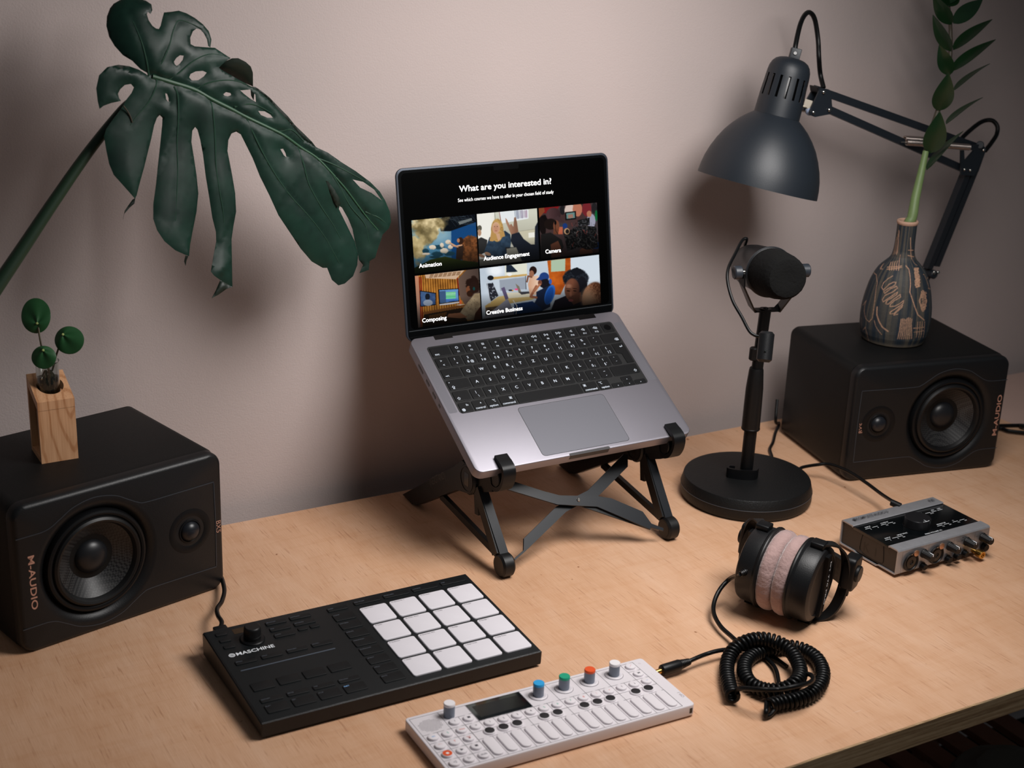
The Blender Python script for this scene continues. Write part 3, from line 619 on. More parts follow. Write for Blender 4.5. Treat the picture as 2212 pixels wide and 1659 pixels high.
p.poly((206, 180, 120), [(845, 1110), (990, 1010), (1180, 980), (1390, 1010), (1366, 1040), (1110, 1085), (850, 1140)], 2, c2=(186, 152, 88), n=(p.Y-990)/130); p.poly((222, 214, 190), [(1060, 970), (1330, 960), (1340, 1010), (1080, 1030)], 3)
p.ell((24, 26, 32), 905, 808, 34, 26); p.poly((36, 38, 46), [(862, 870), (930, 860), (990, 1000), (910, 1060), (890, 1000)], 2, c2=(150, 156, 166), n=(p.nz(16, 6)-.55)*6); p.line((190, 196, 206), [(860, 800), (900, 1080)], 7)
p.poly((90, 80, 110), [(1020, 920), (1056, 905), (1100, 1030), (1066, 1045)], 1); p.poly((120, 110, 96), [(1176, 870), (1215, 900), (1240, 970), (1210, 970)], 1); p.poly((60, 60, 66), [(1210, 960), (1320, 955), (1330, 975), (1240, 990)], 1)
p.ell((226, 70, 130), 1185, 932, 20, 9); p.ell((220, 150, 60), 1140, 945, 14, 8); p.ell((40, 40, 50), 1120, 942, 22, 9); p.ell((236, 236, 236), 1110, 770, 26, 18)
p.ell((36, 22, 20), 1366, 730, 40, 46); p.ell((150, 100, 76), 1350, 768, 26, 40); p.poly((206, 160, 130), [(1330, 800), (1420, 780), (1440, 860), (1400, 990), (1330, 1000), (1310, 880)], 3, c2=(230, 200, 176), n=(p.X-1330)/100); p.line((120, 76, 56), [(1350, 800), (1312, 790), (1300, 850)], 18)
p.ell((34, 60, 120), 1486, 798, 52, 48); p.poly((34, 60, 120), [(1396, 830), (1440, 790), (1540, 826), (1440, 838)], 1); p.ell((24, 22, 28), 1495, 872, 60, 50, nz=.3); p.ell((110, 66, 50), 1440, 862, 22, 30)
p.poly((26, 36, 60), [(1400, 960), (1560, 880), (1550, 1120), (1450, 1170), (1340, 1150), (1400, 1040)], 3); p.line((150, 92, 66), [(1400, 900), (1340, 1010), (1400, 1020)], 26); p.line((170, 110, 80), [(1440, 880), (1370, 960)], 22)
p.ell((40, 100, 190), 1545, 990, 50, 110, rot=18); p.ell((26, 74, 156), 1540, 1000, 36, 96, rot=18); p.ell((50, 90, 170), 1552, 850, 16, 30)
p.poly((20, 44, 90), [(1160, 1090), (1360, 1060), (1470, 1150), (1460, 1200), (1160, 1230)], 4); p.poly((36, 30, 30), [(850, 1130), (1120, 1090), (1160, 1230), (850, 1230)], 5, c2=(150, 120, 80), n=p.nz(60, 2))
p.poly((176, 176, 186), [(815, 1250), (1090, 1030), (1165, 1200), (1140, 1215)], 1, c2=(120, 120, 134), n=(p.X-850)/300); p.line((226, 222, 210), [(1150, 1050), (1190, 1110), (1180, 1200)], 8)
p.poly((24, 20, 28), [(1560, 1150), (1600, 1050), (1720, 1000), (1900, 1000), (1910, 1115), (1550, 1160)], 2)
p.ell((20, 22, 28), 1826, 820, 140, 108, nz=.15, nsc=22, c2=(38, 42, 50), n=(p.nz(14, 2)-.4)*3); p.ell((20, 22, 28), 1835, 745, 62, 44, nz=.3); p.ell((22, 22, 28), 1890, 900, 60, 100)
p.ell((112, 68, 50), 1785, 935, 80, 120, rot=4, c2=(58, 34, 28), n=(p.X-1790)/90); p.poly((84, 50, 38), [(1740, 1020), (1880, 960), (1890, 1060), (1800, 1100)], 3)
for ex in (1745, 1815): p.ell((24, 14, 12), ex, 950, 20, 6, rot=6); p.ell((36, 20, 16), ex, 925, 26, 4, rot=6)
p.ell((140, 88, 66), 1770, 985, 12, 26, soft=.8); p.ell((150, 74, 72), 1772, 1052, 26, 12); p.ell((96, 40, 42), 1772, 1050, 22, 3); p.ell((156, 108, 84), 1750, 900, 30, 22, soft=1)
p.ell((176, 122, 90), 2010, 1010, 112, 160, rot=20, c2=(80, 46, 30), n=(p.X*.6-p.Y*.4-790)/90+(p.nz(10, 4)-.5)*1.4); p.ell((196, 150, 116), 1955, 1040, 60, 90, soft=1.2)
p.fade(.5, 1, .82); p.done('course_picture', 1.096, 2.920, 1.358, 2.018, disp, SM, SCR)
TXM = mat('screen_text', (255, 255, 255), .5, emit=(255, 255, 255), es=1)
sm = lambda x, y: SM @ Matrix.Translation(V((x, -y, .0008)))
mb = MB(); text(mb, 'What are you interested in?', sm(.868, .352), .108, .012, 1.362); mb.obj('screen_headline', TXM, disp, smooth=0); mb = MB()
text(mb, 'See which courses we have to offer in your chosen field of study', sm(.842, .480), .064, -.006, 1.415); mb.obj('screen_subtitle', TXM, disp, smooth=0)
for tx, x, y, wd in (('Animation', .236, 1.262, .32), ('Audience Engagement', 1.163, 1.262, .683), ('Camera', 2.089, 1.262, .24), ('Composing', .232, 1.962, .346), ('Creative Business', 1.158, 1.970, .54)): mb = MB(); text(mb, tx, sm(x, y), .075, .010, wd); mb.obj('picture_caption', TXM, disp, smooth=0)
# ------------------------------------------------------------------ folding laptop stand
SB = mat('stand_nylon', (14, 15, 16), .42, spec=.4, bump=.1, bscale=900); SB2 = mat('stand_plate', (19, 23, 29), .4, spec=.4)
sx0, sx1 = 4.5, 6.98
stand = thing('laptop_stand', 'black folding X-braced laptop stand holding the laptop above the desk', 'laptop stand', (5.7, -1.6, 0))
def sbeam(a, b, hw, hh):                 # square bar between two points, width along x
    a = V(a); b = V(b); t = (b-a).normalized(); ux = V((1, 0, 0)); n = t.cross(ux).normalized(); R = []
    for p in (a, b): R.append([p+ux*hw+n*hh, p-ux*hw+n*hh, p-ux*hw-n*hh, p+ux*hw-n*hh])
    return MB().loft(R)
for sx, wx, lx in ((sx0, 4.549, .385), (sx1, 6.994, 2.855)):
    sgn = 1 if sx < 5 else -1
    hub = V((sx, -2.03, 1.0)); hk = LM @ V((lx, .07, -.30)); foot = V((wx, -2.80, .15))
    # rear arm: tapered plate from the hub down to the desk
    mb = MB(); R = []
    pr = [(-2.1, 1.16), (-1.86, 1.19), (-1.66, 1.03), (-.18, .035), (-.47, .012), (-.62, .06), (-1.75, .74), (-2.0, .80)]
    for x in (sx-.07, sx-.055, sx+.055, sx+.07):
        k = .012 if abs(x-sx) > .06 else 0; cy = sum(p[0] for p in pr)/8; cz = sum(p[1] for p in pr)/8
        R.append([(x, y+(cy-y)*k, z+(cz-z)*k) for y, z in pr])
    arm = mb.loft(R).obj('rear_arm', SB, stand)
    mb = MB()
    M = Matrix(((0, 0, -1, sx-.0715), (-.866, -.5, 0, -.0), (.0, 0, 0, 0), (0, 0, 0, 1)))
    d = V((0, -.835, .55)).normalized(); upv = V((0, .55, .835)).normalized()
    if sgn > 0:
        text(mb, '(NEXSTAND)', frame(V((sx-.0712, -1.02, .50)), d, upv), .14, .0, .50); mb.obj('embossed_lettering', mat('emboss_dark', (72, 66, 60), .4), arm, smooth=0)
    # hub disc and head tube towards the hook
    mb = MB(); mb.cyl((sx-.09, hub.y, hub.z), (sx+.09, hub.y, hub.z), .2, 40, b=.02); hb = mb.obj('pivot_hub', SB, stand)
    mb = MB(); mb.lathe([(.165, -.003), (.165, .006), (.15, .006), (.15, -.003)], 32, False, False)
    for v_ in range(len(mb.v)): p = mb.v[v_]; mb.v[v_] = V((sx-.09-p.z, hub.y+p.x, hub.z+p.y))
    mb.obj('hub_ring', BLKR, hb)
    MB().box(sx-.0925, sx-.08, hub.y-.055, hub.y+.055, hub.z-.085, hub.z+.085).obj('hub_slot', BLKG, hb)
    t = MB(); R = []
    for p, hh in ((hub, .165), (hub*.5+hk*.5+V((0, 0, -.0)), .16), (hk, .15)):
        dd = (hk-hub).normalized(); n = V((0, -dd.z, dd.y)); R.append([p+V((x*.085, 0, 0))+n*hh*q for x, q in ((1, 1), (-1, 1), (-1, -1), (1, -1))])
    t.loft(R).obj('head_tube', SB, stand)
    # hook that grips the front edge
    path = [(.17, .028), (.06, .045), (-.02, .05), (-.075, .03), (-.115, -.03), (-.135, -.12), (-.125, -.22), (-.07, -.31), (.02, -.36), (.13, -.36), (.22, -.31)]
    th_ = [.022, .026, .028, .026, .024, .024, .026, .028, .03, .03, .02]; x0, x1 = lx-.085, lx+.085
    P3 = spline([(y, z, 0) for y, z in path], 5); n_ = len(P3); out = []; inn = []
    for i, p in enumerate(P3):
        tt = (P3[min(i+1, n_-1)]-P3[max(i-1, 0)]).normalized(); nn = V((-tt.y, tt.x, 0)); h_ = th_[min(i//5, 10)]
        out.append(p-nn*h_); inn.append(p+nn*h_)
    R = [[(x, out[i].x, out[i].y) for x in (x0, x1)][::1] + [(x, inn[i].x, inn[i].y) for x in (x1, x0)] for i in range(n_)]
    hkobj = MB().at(LM).loft(R).obj('hook', BLKS, stand)
    MB().at(LM).cyl((x0+.01, .06, -.22), (x1-.01, .06, -.22), .14, 32, b=.01).obj('hook_barrel', SB, hkobj)
    MB().at(LM).box(x0+.03, x1-.03, -.135, -.10, -.045, -.02).obj('hook_slot', BLKG, hkobj)
    # support arm under the computer
    a = LM @ V((lx, .25, -.23)); b_ = LM @ V((lx, 2.05, -.205)); sbeam(a, b_, .07, .045).obj('support_arm', SB, stand)
    # legs
    leg = sbeam((sx, -2.24, .93), (wx, -2.74, .24), .058, .07).obj('front_leg', SB2, stand)
    sbeam((sx-.02, -2.21, .95), (wx-.04, -2.70, .26), .046, .073).obj('leg_web', SB, leg)
    sbeam((sx, -2.16, .86), (sx, -2.2, .58), .03, .045).obj('release_tab', SB, leg)
    sbeam((sx, -1.22, .43), (wx, -2.62, .22), .03, .045).obj('side_strut', SB, stand)
    mb = MB(); mb.cyl((wx-.085, foot.y, foot.z), (wx+.085, foot.y, foot.z), .149, 48, b=.025); ft = mb.obj('foot_wheel', BLKR, stand)
    mb = MB(); mb.cyl((wx+(-.0875 if sgn < 0 else .08), foot.y, foot.z), (wx+(-.08 if sgn < 0 else .0875), foot.y, foot.z), .11, 32); mb.obj('foot_insert', SB, ft)
# X brace lies in the plane of the two front legs
Pn = V((0, -2.80, .2)); upd = (V((0, -2.2, .95))-Pn).normalized(); nrm = V((1, 0, 0)).cross(upd).normalized()
if nrm.y > 0: nrm = -nrm
def plate(pts, off, th=.028):
    P = [onpl(p, Pn+nrm*off, nrm) for p in pts]; return MB().loft([[p-nrm*th for p in P], P])
f4 = lambda x, y: (860+x*.3495, 680+y*.3495)
A = [f4(*p) for p in ((655, 1040), (690, 1022), (900, 1090), (1000, 1116), (1238, 1121), (1318, 1134), (1512, 1216), (1566, 1290), (1640, 1318), (1640, 1335), (1562, 1312), (1560, 1326), (1232, 1186), (985, 1172), (680, 1080))]
pl = plate(A, .07).obj('brace_bar', SB2, stand)
B = [f4(*p) for p in ((1420, 866), (1420, 938), (1238, 1120), (1110, 1180), (1040, 1216), (782, 1466), (724, 1516), (716, 1508), (776, 1455), (778, 1382), (980, 1184), (1175, 1084), (1395, 860))]
pl2 = plate(B, .0).obj('brace_bar', SB2, stand)
plate([(1252, 1093), (1285, 1089), (1408, 1131), (1405, 1144), (1278, 1101)], .035, .02).obj('brace_flange', SB, pl)
rc = onpl((1249.5, 1079.5), Pn+nrm*.07, nrm); mb = MB(); mb.cyl(rc-nrm*.02, rc+nrm*.014, .024, 24, b=.005); mb.obj('rivet', CHROME, pl)

# ------------------------------------------------------------------ drum pad controller
MO = V((.6694, -4.8294, 0)); HB_, HF_ = .3037, .1933; MSL = math.atan2(HB_-HF_, 1.77); MW = 3.2
MR = Matrix.Translation(MO) @ Matrix.Rotation(-.0013, 4, 'Z')
MT = MR @ Matrix.Translation(V((0, 0, HF_))) @ Matrix.Rotation(MSL, 4, 'X')
mpc = thing('drum_pad_controller', 'black beat machine with sixteen white pads at the front left of the desk', 'controller', MO)
mb = MB().at(MR)
def msec(x, i): return [(x, i, .035+i), (x, i*.3, HF_-.012), (x, .012+i*.3, HF_-i), (x, 1.76-i*.3, HB_-i), (x, 1.77-i*.3, HB_-.014), (x, 1.77-i, .035+i)]
mb.loft([msec(0, .012), msec(.012, 0), msec(MW-.012, 0), msec(MW, .012)]); mb.obj('housing', BLK, mpc)
mb = MB().at(MR).box(.06, MW-.06, .05, 1.70, .012, .05); mb.obj('underside', BLKM, mpc)
for x in (.15, MW-.15):
    for y in (.12, 1.62): MB().at(MR).cyl((x, y, 0), (x, y, .02), .05, 16).obj('rubber_foot', BLKR, mpc)
MB().at(MT).rrect(.02, MW-.02, .015, 1.755, -.01, .003, .01, .002, 2).obj('faceplate', mat('controller_face', (15, 19, 21), .5, spec=.35, bump=.1, bscale=1500), mpc)
PADM = mat('white_pad', (226, 222, 228), .55, sub=0)
pn = ['1 Undo', '2 Redo', '3 Step Undo', '4 Step Redo', '5 Quantize', '6 Quantize 50%', '7 Nudge -', '8 Nudge +', '9 Clear', '10 Clear Auto', '11 Copy', '12 Paste', '13 Semitone -', '14 Semitone +', '15 Octave -', '16 Octave +']
pinktxt = mat('pad_print', (70, 64, 70), .6)
for r in range(4):
    for c in range(4):
        x = 1.718+.3655*c; y = .105+.3665*r
        mb = MB().at(MT).m(0).rrect(x, x+.326, y, y+.326, 0, .021, .028, .008, 4).m(1)
        text(mb, pn[r*4+c], MT @ Matrix.Translation(V((x+.025, y+.29, .0216))), .028)
        mb.obj('pad', [PADM, pinktxt], mpc, smooth=40)
BTN = mat('rubber_button', (12, 15, 17), .5, spec=.3)
def btn(x, y, w_, h_, lab='', lit=False):
    mb = MB().at(MT).m(0).rrect(x, x+w_, y-h_, y, 0, .0135, .012, .004, 3)
    if lab: mb.m(1); text(mb, lab, MT @ Matrix.Translation(V((x+.014, y-.03, .014))), .024)
    mb.obj('button', [BTN, mat('lit_print', (140, 190, 240), .5, emit=(120, 170, 230), es=.3) if lit else GREYT], mpc, smooth=40)
for k, l in enumerate('⌕★↺'): btn(.105, 1.685-.13*k, .125, .06, '')
for k, l in enumerate(('BROWSER', 'FILE', 'AUTO')): btn(.668, 1.682-.13*k, .235, .07, l)
for k, l in enumerate(('SAMPLING', 'SETTINGS')): btn(.945, 1.684-.13*k, .245, .07, l)
btn(.949, 1.44, .108, .055); btn(1.088, 1.44, .108, .055)
for k, l in enumerate(('PITCH', 'MOD', 'PERFORM', 'NOTES')): btn(.117+.283*k, 1.10, .232, .07, l)
for k, l in enumerate(('RESTART', 'ERASE', 'TAP', 'FOLLOW')): btn(.119+.2815*k, .656, .234, .138, ''); btn(.119+.2815*k, .372, .234, .072, l)
for k, l in enumerate(('PLAY', 'REC', 'STOP', 'SHIFT')): btn(.119+.2815*k, .25, .236, .138, l, k == 3)
btn(1.39, 1.676, .238, .072, 'FIXED')
for k, l in enumerate(('SCENE', 'PATTERN', 'EVENTS', 'VARIATION', 'DUPLICATE', 'SELECT', 'SOLO', 'MUTE')): btn(1.392, 1.53-.1815*k, .24, .138, l)
for k, l in enumerate(('PAD MODE', 'KEYBOARD', 'CHORDS', 'STEP')): btn(1.716+.3635*k, 1.694, .318, .072, l)
MB().at(MT).rrect(.125, 1.18, .918, .934, 0, .0045, .006, 0, 2).obj('touch_strip', mat('touch_strip', (74, 84, 96), .3), mpc)
MB().at(MT).rrect(.30, .60, 1.60, 1.70, 0, .0042, .008, 0, 2).obj('display_window', mat('amber_glass', (58, 44, 30), .08, spec=.9), mpc)
mb = MB(); text(mb, 'MASCHINE', MT @ Matrix.Translation(V((.188, 1.205, .0045))), .078, .014, .42)
o_ = MB().at(MT @ Matrix.Translation(V((.14, 1.232, .0045))))
for r0, r1 in ((.034, .025), (.018, .010)):
    n = 32; mb.at(MT @ Matrix.Translation(V((.14, 1.232, .0045)))).add([(q*math.cos(2*PI*k/n), q*math.sin(2*PI*k/n), 0) for q in (r0, r1) for k in range(n)], [(k, (k+1) % n, n+(k+1) % n, n+k) for k in range(n)])
mb.obj('logo', WHITET, mpc, smooth=0)
kn = MT @ Matrix.Translation(V((.44, 1.44, 0)))
kb_ = MB().at(kn).lathe([(.135, 0), (.135, .012), (.125, .022), (.10, .024)], 48).obj('knob', BLKS, mpc)
mb = MB().at(kn); n = 72; R = []
for z, rr in ((.02, .093), (.06, .093), (.062, .088), (.07, .088), (.072, .092), (.145, .09), (.16, .084), (.166, .076)):
    R.append([((rr+(.0015*(k % 2) if z > .07 and z < .15 else 0))*math.cos(2*PI*k/n), (rr+(.0015*(k % 2) if z > .07 and z < .15 else 0))*math.sin(2*PI*k/n), z) for k in range(n)])
mb.loft(R).obj('knob_cap', BLKR, kb_)
# its data cable
cb = [SPLM @ V((2.64, 1.0, .05)), SPLM @ V((2.62, .35, .06)), onz((484, 1268), .12), onz((480, 1297), .14), onz((469, 1315), .17), onz((471, 1330), .2), onz((479, 1344), .22), MR @ V((.235, 1.9, .21))]
cbl = thing('usb_cable', 'black cable running from behind the left speaker to the beat machine', 'cable', cb[3])
MB().tube(spline(cb, 8), .026, 10).obj('cord', CABLE, cbl)
mb = MB().at(MR @ Matrix.Translation(V((.235, 1.83, .20)))).rrect(-.075, .075, -.075, .09, -.05, .06, .015, .012, 3, .01); mb.obj('plug', BLKS, cbl)

# ------------------------------------------------------------------ pocket synthesizer
OO = V((1.9713, -6.3144, 0)); OM = Matrix.Translation(OO) @ Matrix.Rotation(-.0236, 4, 'Z'); OW, OD, OH = 2.82, 1.02, .145
WH = mat('white_enamel', (226, 220, 224), .42); WH2 = mat('white_key', (232, 226, 230), .38); SEAM = mat('key_seam', (120, 116, 122), .6)
syn = thing('synthesizer', 'white pocket synthesizer with coloured knobs in front of the beat machine', 'synthesizer', OO)
mb = MB().at(OM).rrect(0, OW, 0, OD, .018, OH, .045, .012, 6, .012); mb.obj('body', WH, syn)
for x in (.12, OW-.12):
    for y in (.12, OD-.12): MB().at(OM).cyl((x, y, 0), (x, y, .02), .05, 16).obj('rubber_foot', BLKR, syn)
G0x, G0y, PX, PY = .035, .026, .1552, .158
cellx = lambda i: G0x+PX*i; celly = lambda j: G0y+PY*j
mb = MB().at(OM)
def seam(x0, y0, x1, y1, w_=.0028): mb.box(min(x0, x1)-w_, max(x0, x1)+w_, min(y0, y1)-w_, max(y0, y1)+w_, OH-.004, OH+.0006)
for i in (0, 1, 2, 3): seam(cellx(i), celly(0), cellx(i), celly(4 if i == 1 else 6 if i in (0, 2) else 5))
for j in (0, 6): seam(cellx(0), celly(j), cellx(17), celly(j))
for j in (1, 2, 3): seam(cellx(0), celly(j), cellx(3), celly(j))
seam(cellx(0), celly(4), cellx(17), celly(4)); seam(cellx(3), celly(3), cellx(17), celly(3)); seam(cellx(3), celly(2.18), cellx(17), celly(2.18)); seam(cellx(2), celly(5), cellx(4), celly(5)); seam(cellx(16), celly(5), cellx(17), celly(5))
for i in range(4, 18): seam(cellx(i), celly(0), cellx(i), celly(2.18)); seam(cellx(i), celly(3), cellx(i), celly(4))
for i in (4, 8, 10, 12, 14, 16): seam(cellx(i), celly(4), cellx(i), celly(6))
for i in (7, 10, 14): seam(cellx(i)-.0, celly(2.18), cellx(i), celly(3))
seam(cellx(3), celly(0), cellx(3), celly(4)); seam(cellx(17), celly(0), cellx(17), celly(6))
mb.obj('panel_seams', SEAM, syn, smooth=0)
mb = MB().at(OM)
for a in range(-9, 10):
    for b_ in range(-7, 8):
        x = .185+a*.0165+(b_ % 2)*.008; y = .795+b_*.0165
        if (x-.185)**2/.125**2+(y-.795)**2/.105**2 < 1: mb.add([(x+.0052*math.cos(k*PI/3), y+.0052*math.sin(k*PI/3), OH+.0008) for k in range(6)], [tuple(range(6))])
grl = mb.obj('speaker_holes', mat('hole_grey', (104, 98, 104), .7), syn, smooth=0); grl.o['kind'] = 'stuff'
colr = {'k': (70, 66, 74), 'r': (214, 92, 74), 'g': (60, 170, 140), 'b': (90, 160, 216)}
def obtn(i, j, lab='', c='k', cap=None):
    x = cellx(i)+PX/2; y = celly(j)+PY/2
    mb = MB().at(OM @ Matrix.Translation(V((x, y, OH)))).m(0).lathe([(.056, -.002), (.056, .016), (.053, .022), (.047, .0245)], 28).m(1)
    if cap: mb.lathe([(.0475, .0246), (.0475, .0262), (.001, .0264)], 28); mb.m(2)
    if lab: text(mb, lab, OM @ Matrix.Translation(V((x, y-.018, OH+.0268 if cap else OH+.0250))), .042, .004, None, 'C')
    cm = mat('print_'+c, colr[c], .6)
    mb.obj('button', [WH2, mat('cap_'+str(cap), cap, .5), mat('print_white', (240, 230, 226), .6)] if cap else [WH2, cm], syn, smooth=40)
grid = {(2, 4): ('?', 'k'), (3, 4): ('■', 'k'), (2, 3): ('mix', 'r'), (3, 3): ('≡', 'k'), (0, 3): ('∞', 'b'), (1, 3): ('S', 'g'), (0, 2): ('◠', 'r'), (1, 2): ('T', 'r'), (2, 2): ('✂', 'r'), (1, 1): ('▶', 'k'), (2, 1): ('■', 'k'), (0, 0): ('◁', 'k'), (1, 0): ('▷', 'k'), (2, 0): ('shift', 'k')}
for (i, j), (l, c) in grid.items(): obtn(i, j, l, c)
obtn(0, 1, '●', 'r', (222, 84, 30))
rowl = [('1', 'k'), ('2', 'k'), ('3', 'k'), ('4', 'k'), ('5', 'g'), ('6', 'g'), ('7', 'g'), ('8', 'r'), ('⋮', 'r'), ('•', 'r'), ('↟', 'k'), ('↡', 'k'), ('~', 'b')]
for k, (l, c) in enumerate(rowl): obtn(4+k, 3, l, c)
obtn(16, 5, '╱', 'r'); obtn(16, 4, 'M', 'k')
for i, x in enumerate((.665, .82, .974, 1.285, 1.44, 1.755, 1.91, 2.066, 2.375, 2.532)):
    mb = MB().at(OM @ Matrix.Translation(V((x, .448, OH)))).m(0).lathe([(.062, -.002), (.062, .012), (.056, .018)], 28).m(1).lathe([(.050, .017), (.050, .0215), (.046, .0225)], 28)
    mb.obj('black_key', [WH2, mat('black_dot', (26, 24, 28), .5)], syn, smooth=40)
for k in range(14):
    x = cellx(3+k); mb = MB().at(OM).rrect(x+.022, x+PX-.022, celly(0)+.022, celly(2.18)-.012, OH-.002, OH+.02, .052, .008, 6); mb.obj('white_key', WH2, syn, smooth=40)
MB().at(OM).box(cellx(4)+.006, cellx(8)-.006, celly(4)+.006, celly(6)-.004, OH-.001, OH+.0035).obj('screen', mat('synth_screen', (10, 16, 20), .05, spec=.8), syn)
mb = MB().at(OM).box(cellx(4)+.05, cellx(8)-.05, celly(4)+.05, celly(6)-.055, OH+.003, OH+.0040); mb.obj('screen_glass', mat('synth_glass', (4, 7, 9), .12, spec=.6), syn)
kshaft = mat('knob_grey', (120, 128, 142), .4); 
for x, y, c, d in ((.425, .868, (236, 232, 234), 0), (1.424, .822, (40, 160, 220), 1), (1.732, .826, (22, 158, 122), 1), (2.042, .83, (226, 84, 32), 1), (2.352, .835, (236, 232, 234), 1)):
    K = OM @ Matrix.Translation(V((x, y, OH))); mb = MB().at(K).m(0); n = 60
    mb.loft([[((.056+.0012*(k % 2))*math.cos(2*PI*k/n), (.056+.0012*(k % 2))*math.sin(2*PI*k/n), z) for k in range(n)] for z in (-.002, .128)], True, True)
    mb.m(1).lathe([(.058, .126), (.059, .132), (.059, .15), (.055, .156)], 40)
    kk = mb.obj('knob', [kshaft, mat('knobcap_%d' % c[0], c, .4)], syn, smooth=40)
    if d:
        MB().at(K).lathe([(.101, -.001), (.101, .0015), (.097, .0015)], 48).obj('knob_groove', SEAM, kk); MB().at(K).lathe([(.097, 0), (.095, .008), (.085, .016), (.068, .012), (.058, .006)], 48).obj('knob_collar', WH2, kk)
mb = MB()
text(mb, 'OP-1', OM @ Matrix.Translation(V((2.80, .165, OH+.0006))) @ Matrix.Rotation(PI/2, 4, 'Z'), .05, -.003)
for k in range(4): mb.at(OM).add([(2.725+.014*(k % 2)+.003*math.cos(a*PI/3), .93-.014*(k//2)+.003*math.sin(a*PI/3), OH+.0006) for a in range(6)], [tuple(range(6))])
for k in range(5): mb.at(OM).add([(2.735+.003*math.cos(a*PI/3), .70-.028*k+.003*math.sin(a*PI/3), OH+.0006) for a in range(6)], [tuple(range(6))])
mb.obj('side_print', mat('print_side', (130, 118, 122), .6), syn, smooth=0)
MB().at(OM).box(OW-.07, OW-.035, -.001, .004, .05, .11).obj('strap_slot', BLKG, syn)
# ------------------------------------------------------------------ audio interface
IO = V((8.897, -4.966, 0)); IM = Matrix.Translation(IO) @ Matrix.Rotation(.021, 4, 'Z'); IW, ID, IH = 1.617, 1.016, .382
ifc = thing('audio_interface', 'silver and black audio interface with a big round volume knob on top', 'audio interface', IO)
mb = MB().at(IM)
def band(pts, th=.02):       # bent sheet: section in yz, extruded along x
    P = [V((0, y, z)) for y, z in pts]; R = []
    for i, p in enumerate(P):
        t = (P[min(i+1, len(P)-1)]-P[max(i-1, 0)]).normalized(); n = V((0, -t.z, t.y))*th
        R.append((p, p+n))
    return R
def sheet(pts, th):
    R = band(pts, th); mb.loft([[(0, a.y, a.z), (IW, a.y, a.z), (IW, b.y, b.z), (0, b.y, b.z)] for a, b in R])
sheet([(.172, .350), (.185, .374), (.20, .381), (.985, .381)][:0] or [(.165, .352), (.178, .372), (.165, .382), (.03, .382), (.012, .375), (0, .36), (0, .06), (.012, .045), (.03, .042), (.30, .042), (.34, .022), (.70, .022), (.74, .042), (.985, .042), (1.0, .05), (1.012, .07), (1.016, .36), (1.008, .376), (.99, .382), (.815, .382), (.802, .372), (.812, .352)], .018)
mb.obj('metal_shell', ALU, ifc)
mb = MB().at(IM).box(.02, IW-.02, .02, .99, .06, .352); mb.obj('side_panel', mat('side_plastic', (40, 35, 31), .5), ifc)
mb = MB().at(IM).rrect(.012, IW-.012, .168, .812, .33, .368, .01, .004, 2); mb.obj('top_glass', mat('top_glass', (7, 10, 12), .14, spec=.55), ifc)
mb = MB().at(IM)
pl_ = [(-.001, y, z) for y, z in ((.62, .30), (.62, .10), (.30, .085), (.30, .285))]
LS = IM @ Matrix(((0, 0, -1, .0185), (-1, 0, 0, .60), (0, 1, 0, .13), (0, 0, 0, 1)))
text(mb, 'K', LS, .16, .01); text(mb, '1', LS @ Matrix.Translation(V((.2, 0, 0))), .16, .01)
rr = spline([(.64, .33, 0), (.66, .2, 0), (.64, .09, 0), (.45, .065, 0), (.26, .09, 0), (.25, .2, 0), (.27, .32, 0)], 5)
mb.M = Matrix.Identity(4); mb.at(IM).tube([(.0175, q.x, q.y) for q in rr], .005, 5); mb.obj('side_emblem', mat('emblem_dark', (6, 5, 5), .4), ifc, smooth=0)
kM = IM @ Matrix.Translation(V((.79, .47, .368)))
kk = MB().at(kM).lathe([(.185, -.004), (.185, .003), (.175, .003)], 64).obj('volume_knob', BLKG, ifc)
MB().at(kM).lathe([(.165, .0), (.165, .105), (.16, .112), (.155, .112)], 72).obj('knob_cap', mat('knob_gloss', (40, 40, 43), .32, .5), kk)
mb = MB().at(kM).box(-.003, .003, -.15, -.10, .111, .1135); 
for k in range(10): a0, a1 = [(-PI/2+.36*(q/10-.5)*2) for q in (k, k+1)]; mb.add([(.149*math.cos(a0), .149*math.sin(a0), .1132), (.149*math.cos(a1), .149*math.sin(a1), .1132), (.156*math.cos(a1), .156*math.sin(a1), .1132), (.156*math.cos(a0), .156*math.sin(a0), .1132)], [(0, 1, 2, 3)])
mb.obj('knob_pointer', WHITET, kk)
mb = MB(); T = lambda x, y, z=.3692: IM @ Matrix.Translation(V((x, y, z)))
for tx, x, y, l in (('INPUT', .12, .70, ('3', '4')), ('OUTPUT', .39, .70, ('1/2', '3/4')), ('MIDI', 1.06, .70, ('IN', 'OUT')), ('48V', 1.29, .70, ()), ('USB', 1.40, .70, ()), ('INPUT', .12, .345, ('1', '2')), ('SPDIF SYNC', .33, .345, ('5/6',)), ('MONITOR', 1.03, .345, ('1/2', '3/4')), ('∩', 1.31, .345, ('1/2', '3/4'))):
    text(mb, tx, T(x, y), .034, .002)
    for k in range(max(1, len(l))): mb.at(IM).box(x-.03+.12*k, x+.06+.12*k, y-.028, y-.022, .3685, .3690)
    for k, q in enumerate(l): text(mb, q, T(x+.03+.12*k, y-.068), .03, .002)
text(mb, 'MAIN VOLUME 1/2', T(.68, .205), .036, .003)
mb.obj('top_print', WHITET, ifc, smooth=0)
mb = MB(); text(mb, '◉KOMPLETE AUDIO 6', T(.10, .885, .4008), .075, .006, .60); mb.obj('top_logo', mat('etched_dark', (56, 58, 62), .5), ifc, smooth=0); mb = MB(); text(mb, 'NI', T(1.45, .875, .4008), .09, .01); mb.obj('maker_emblem', MATS['etched_dark'], ifc, smooth=0); mb = MB()
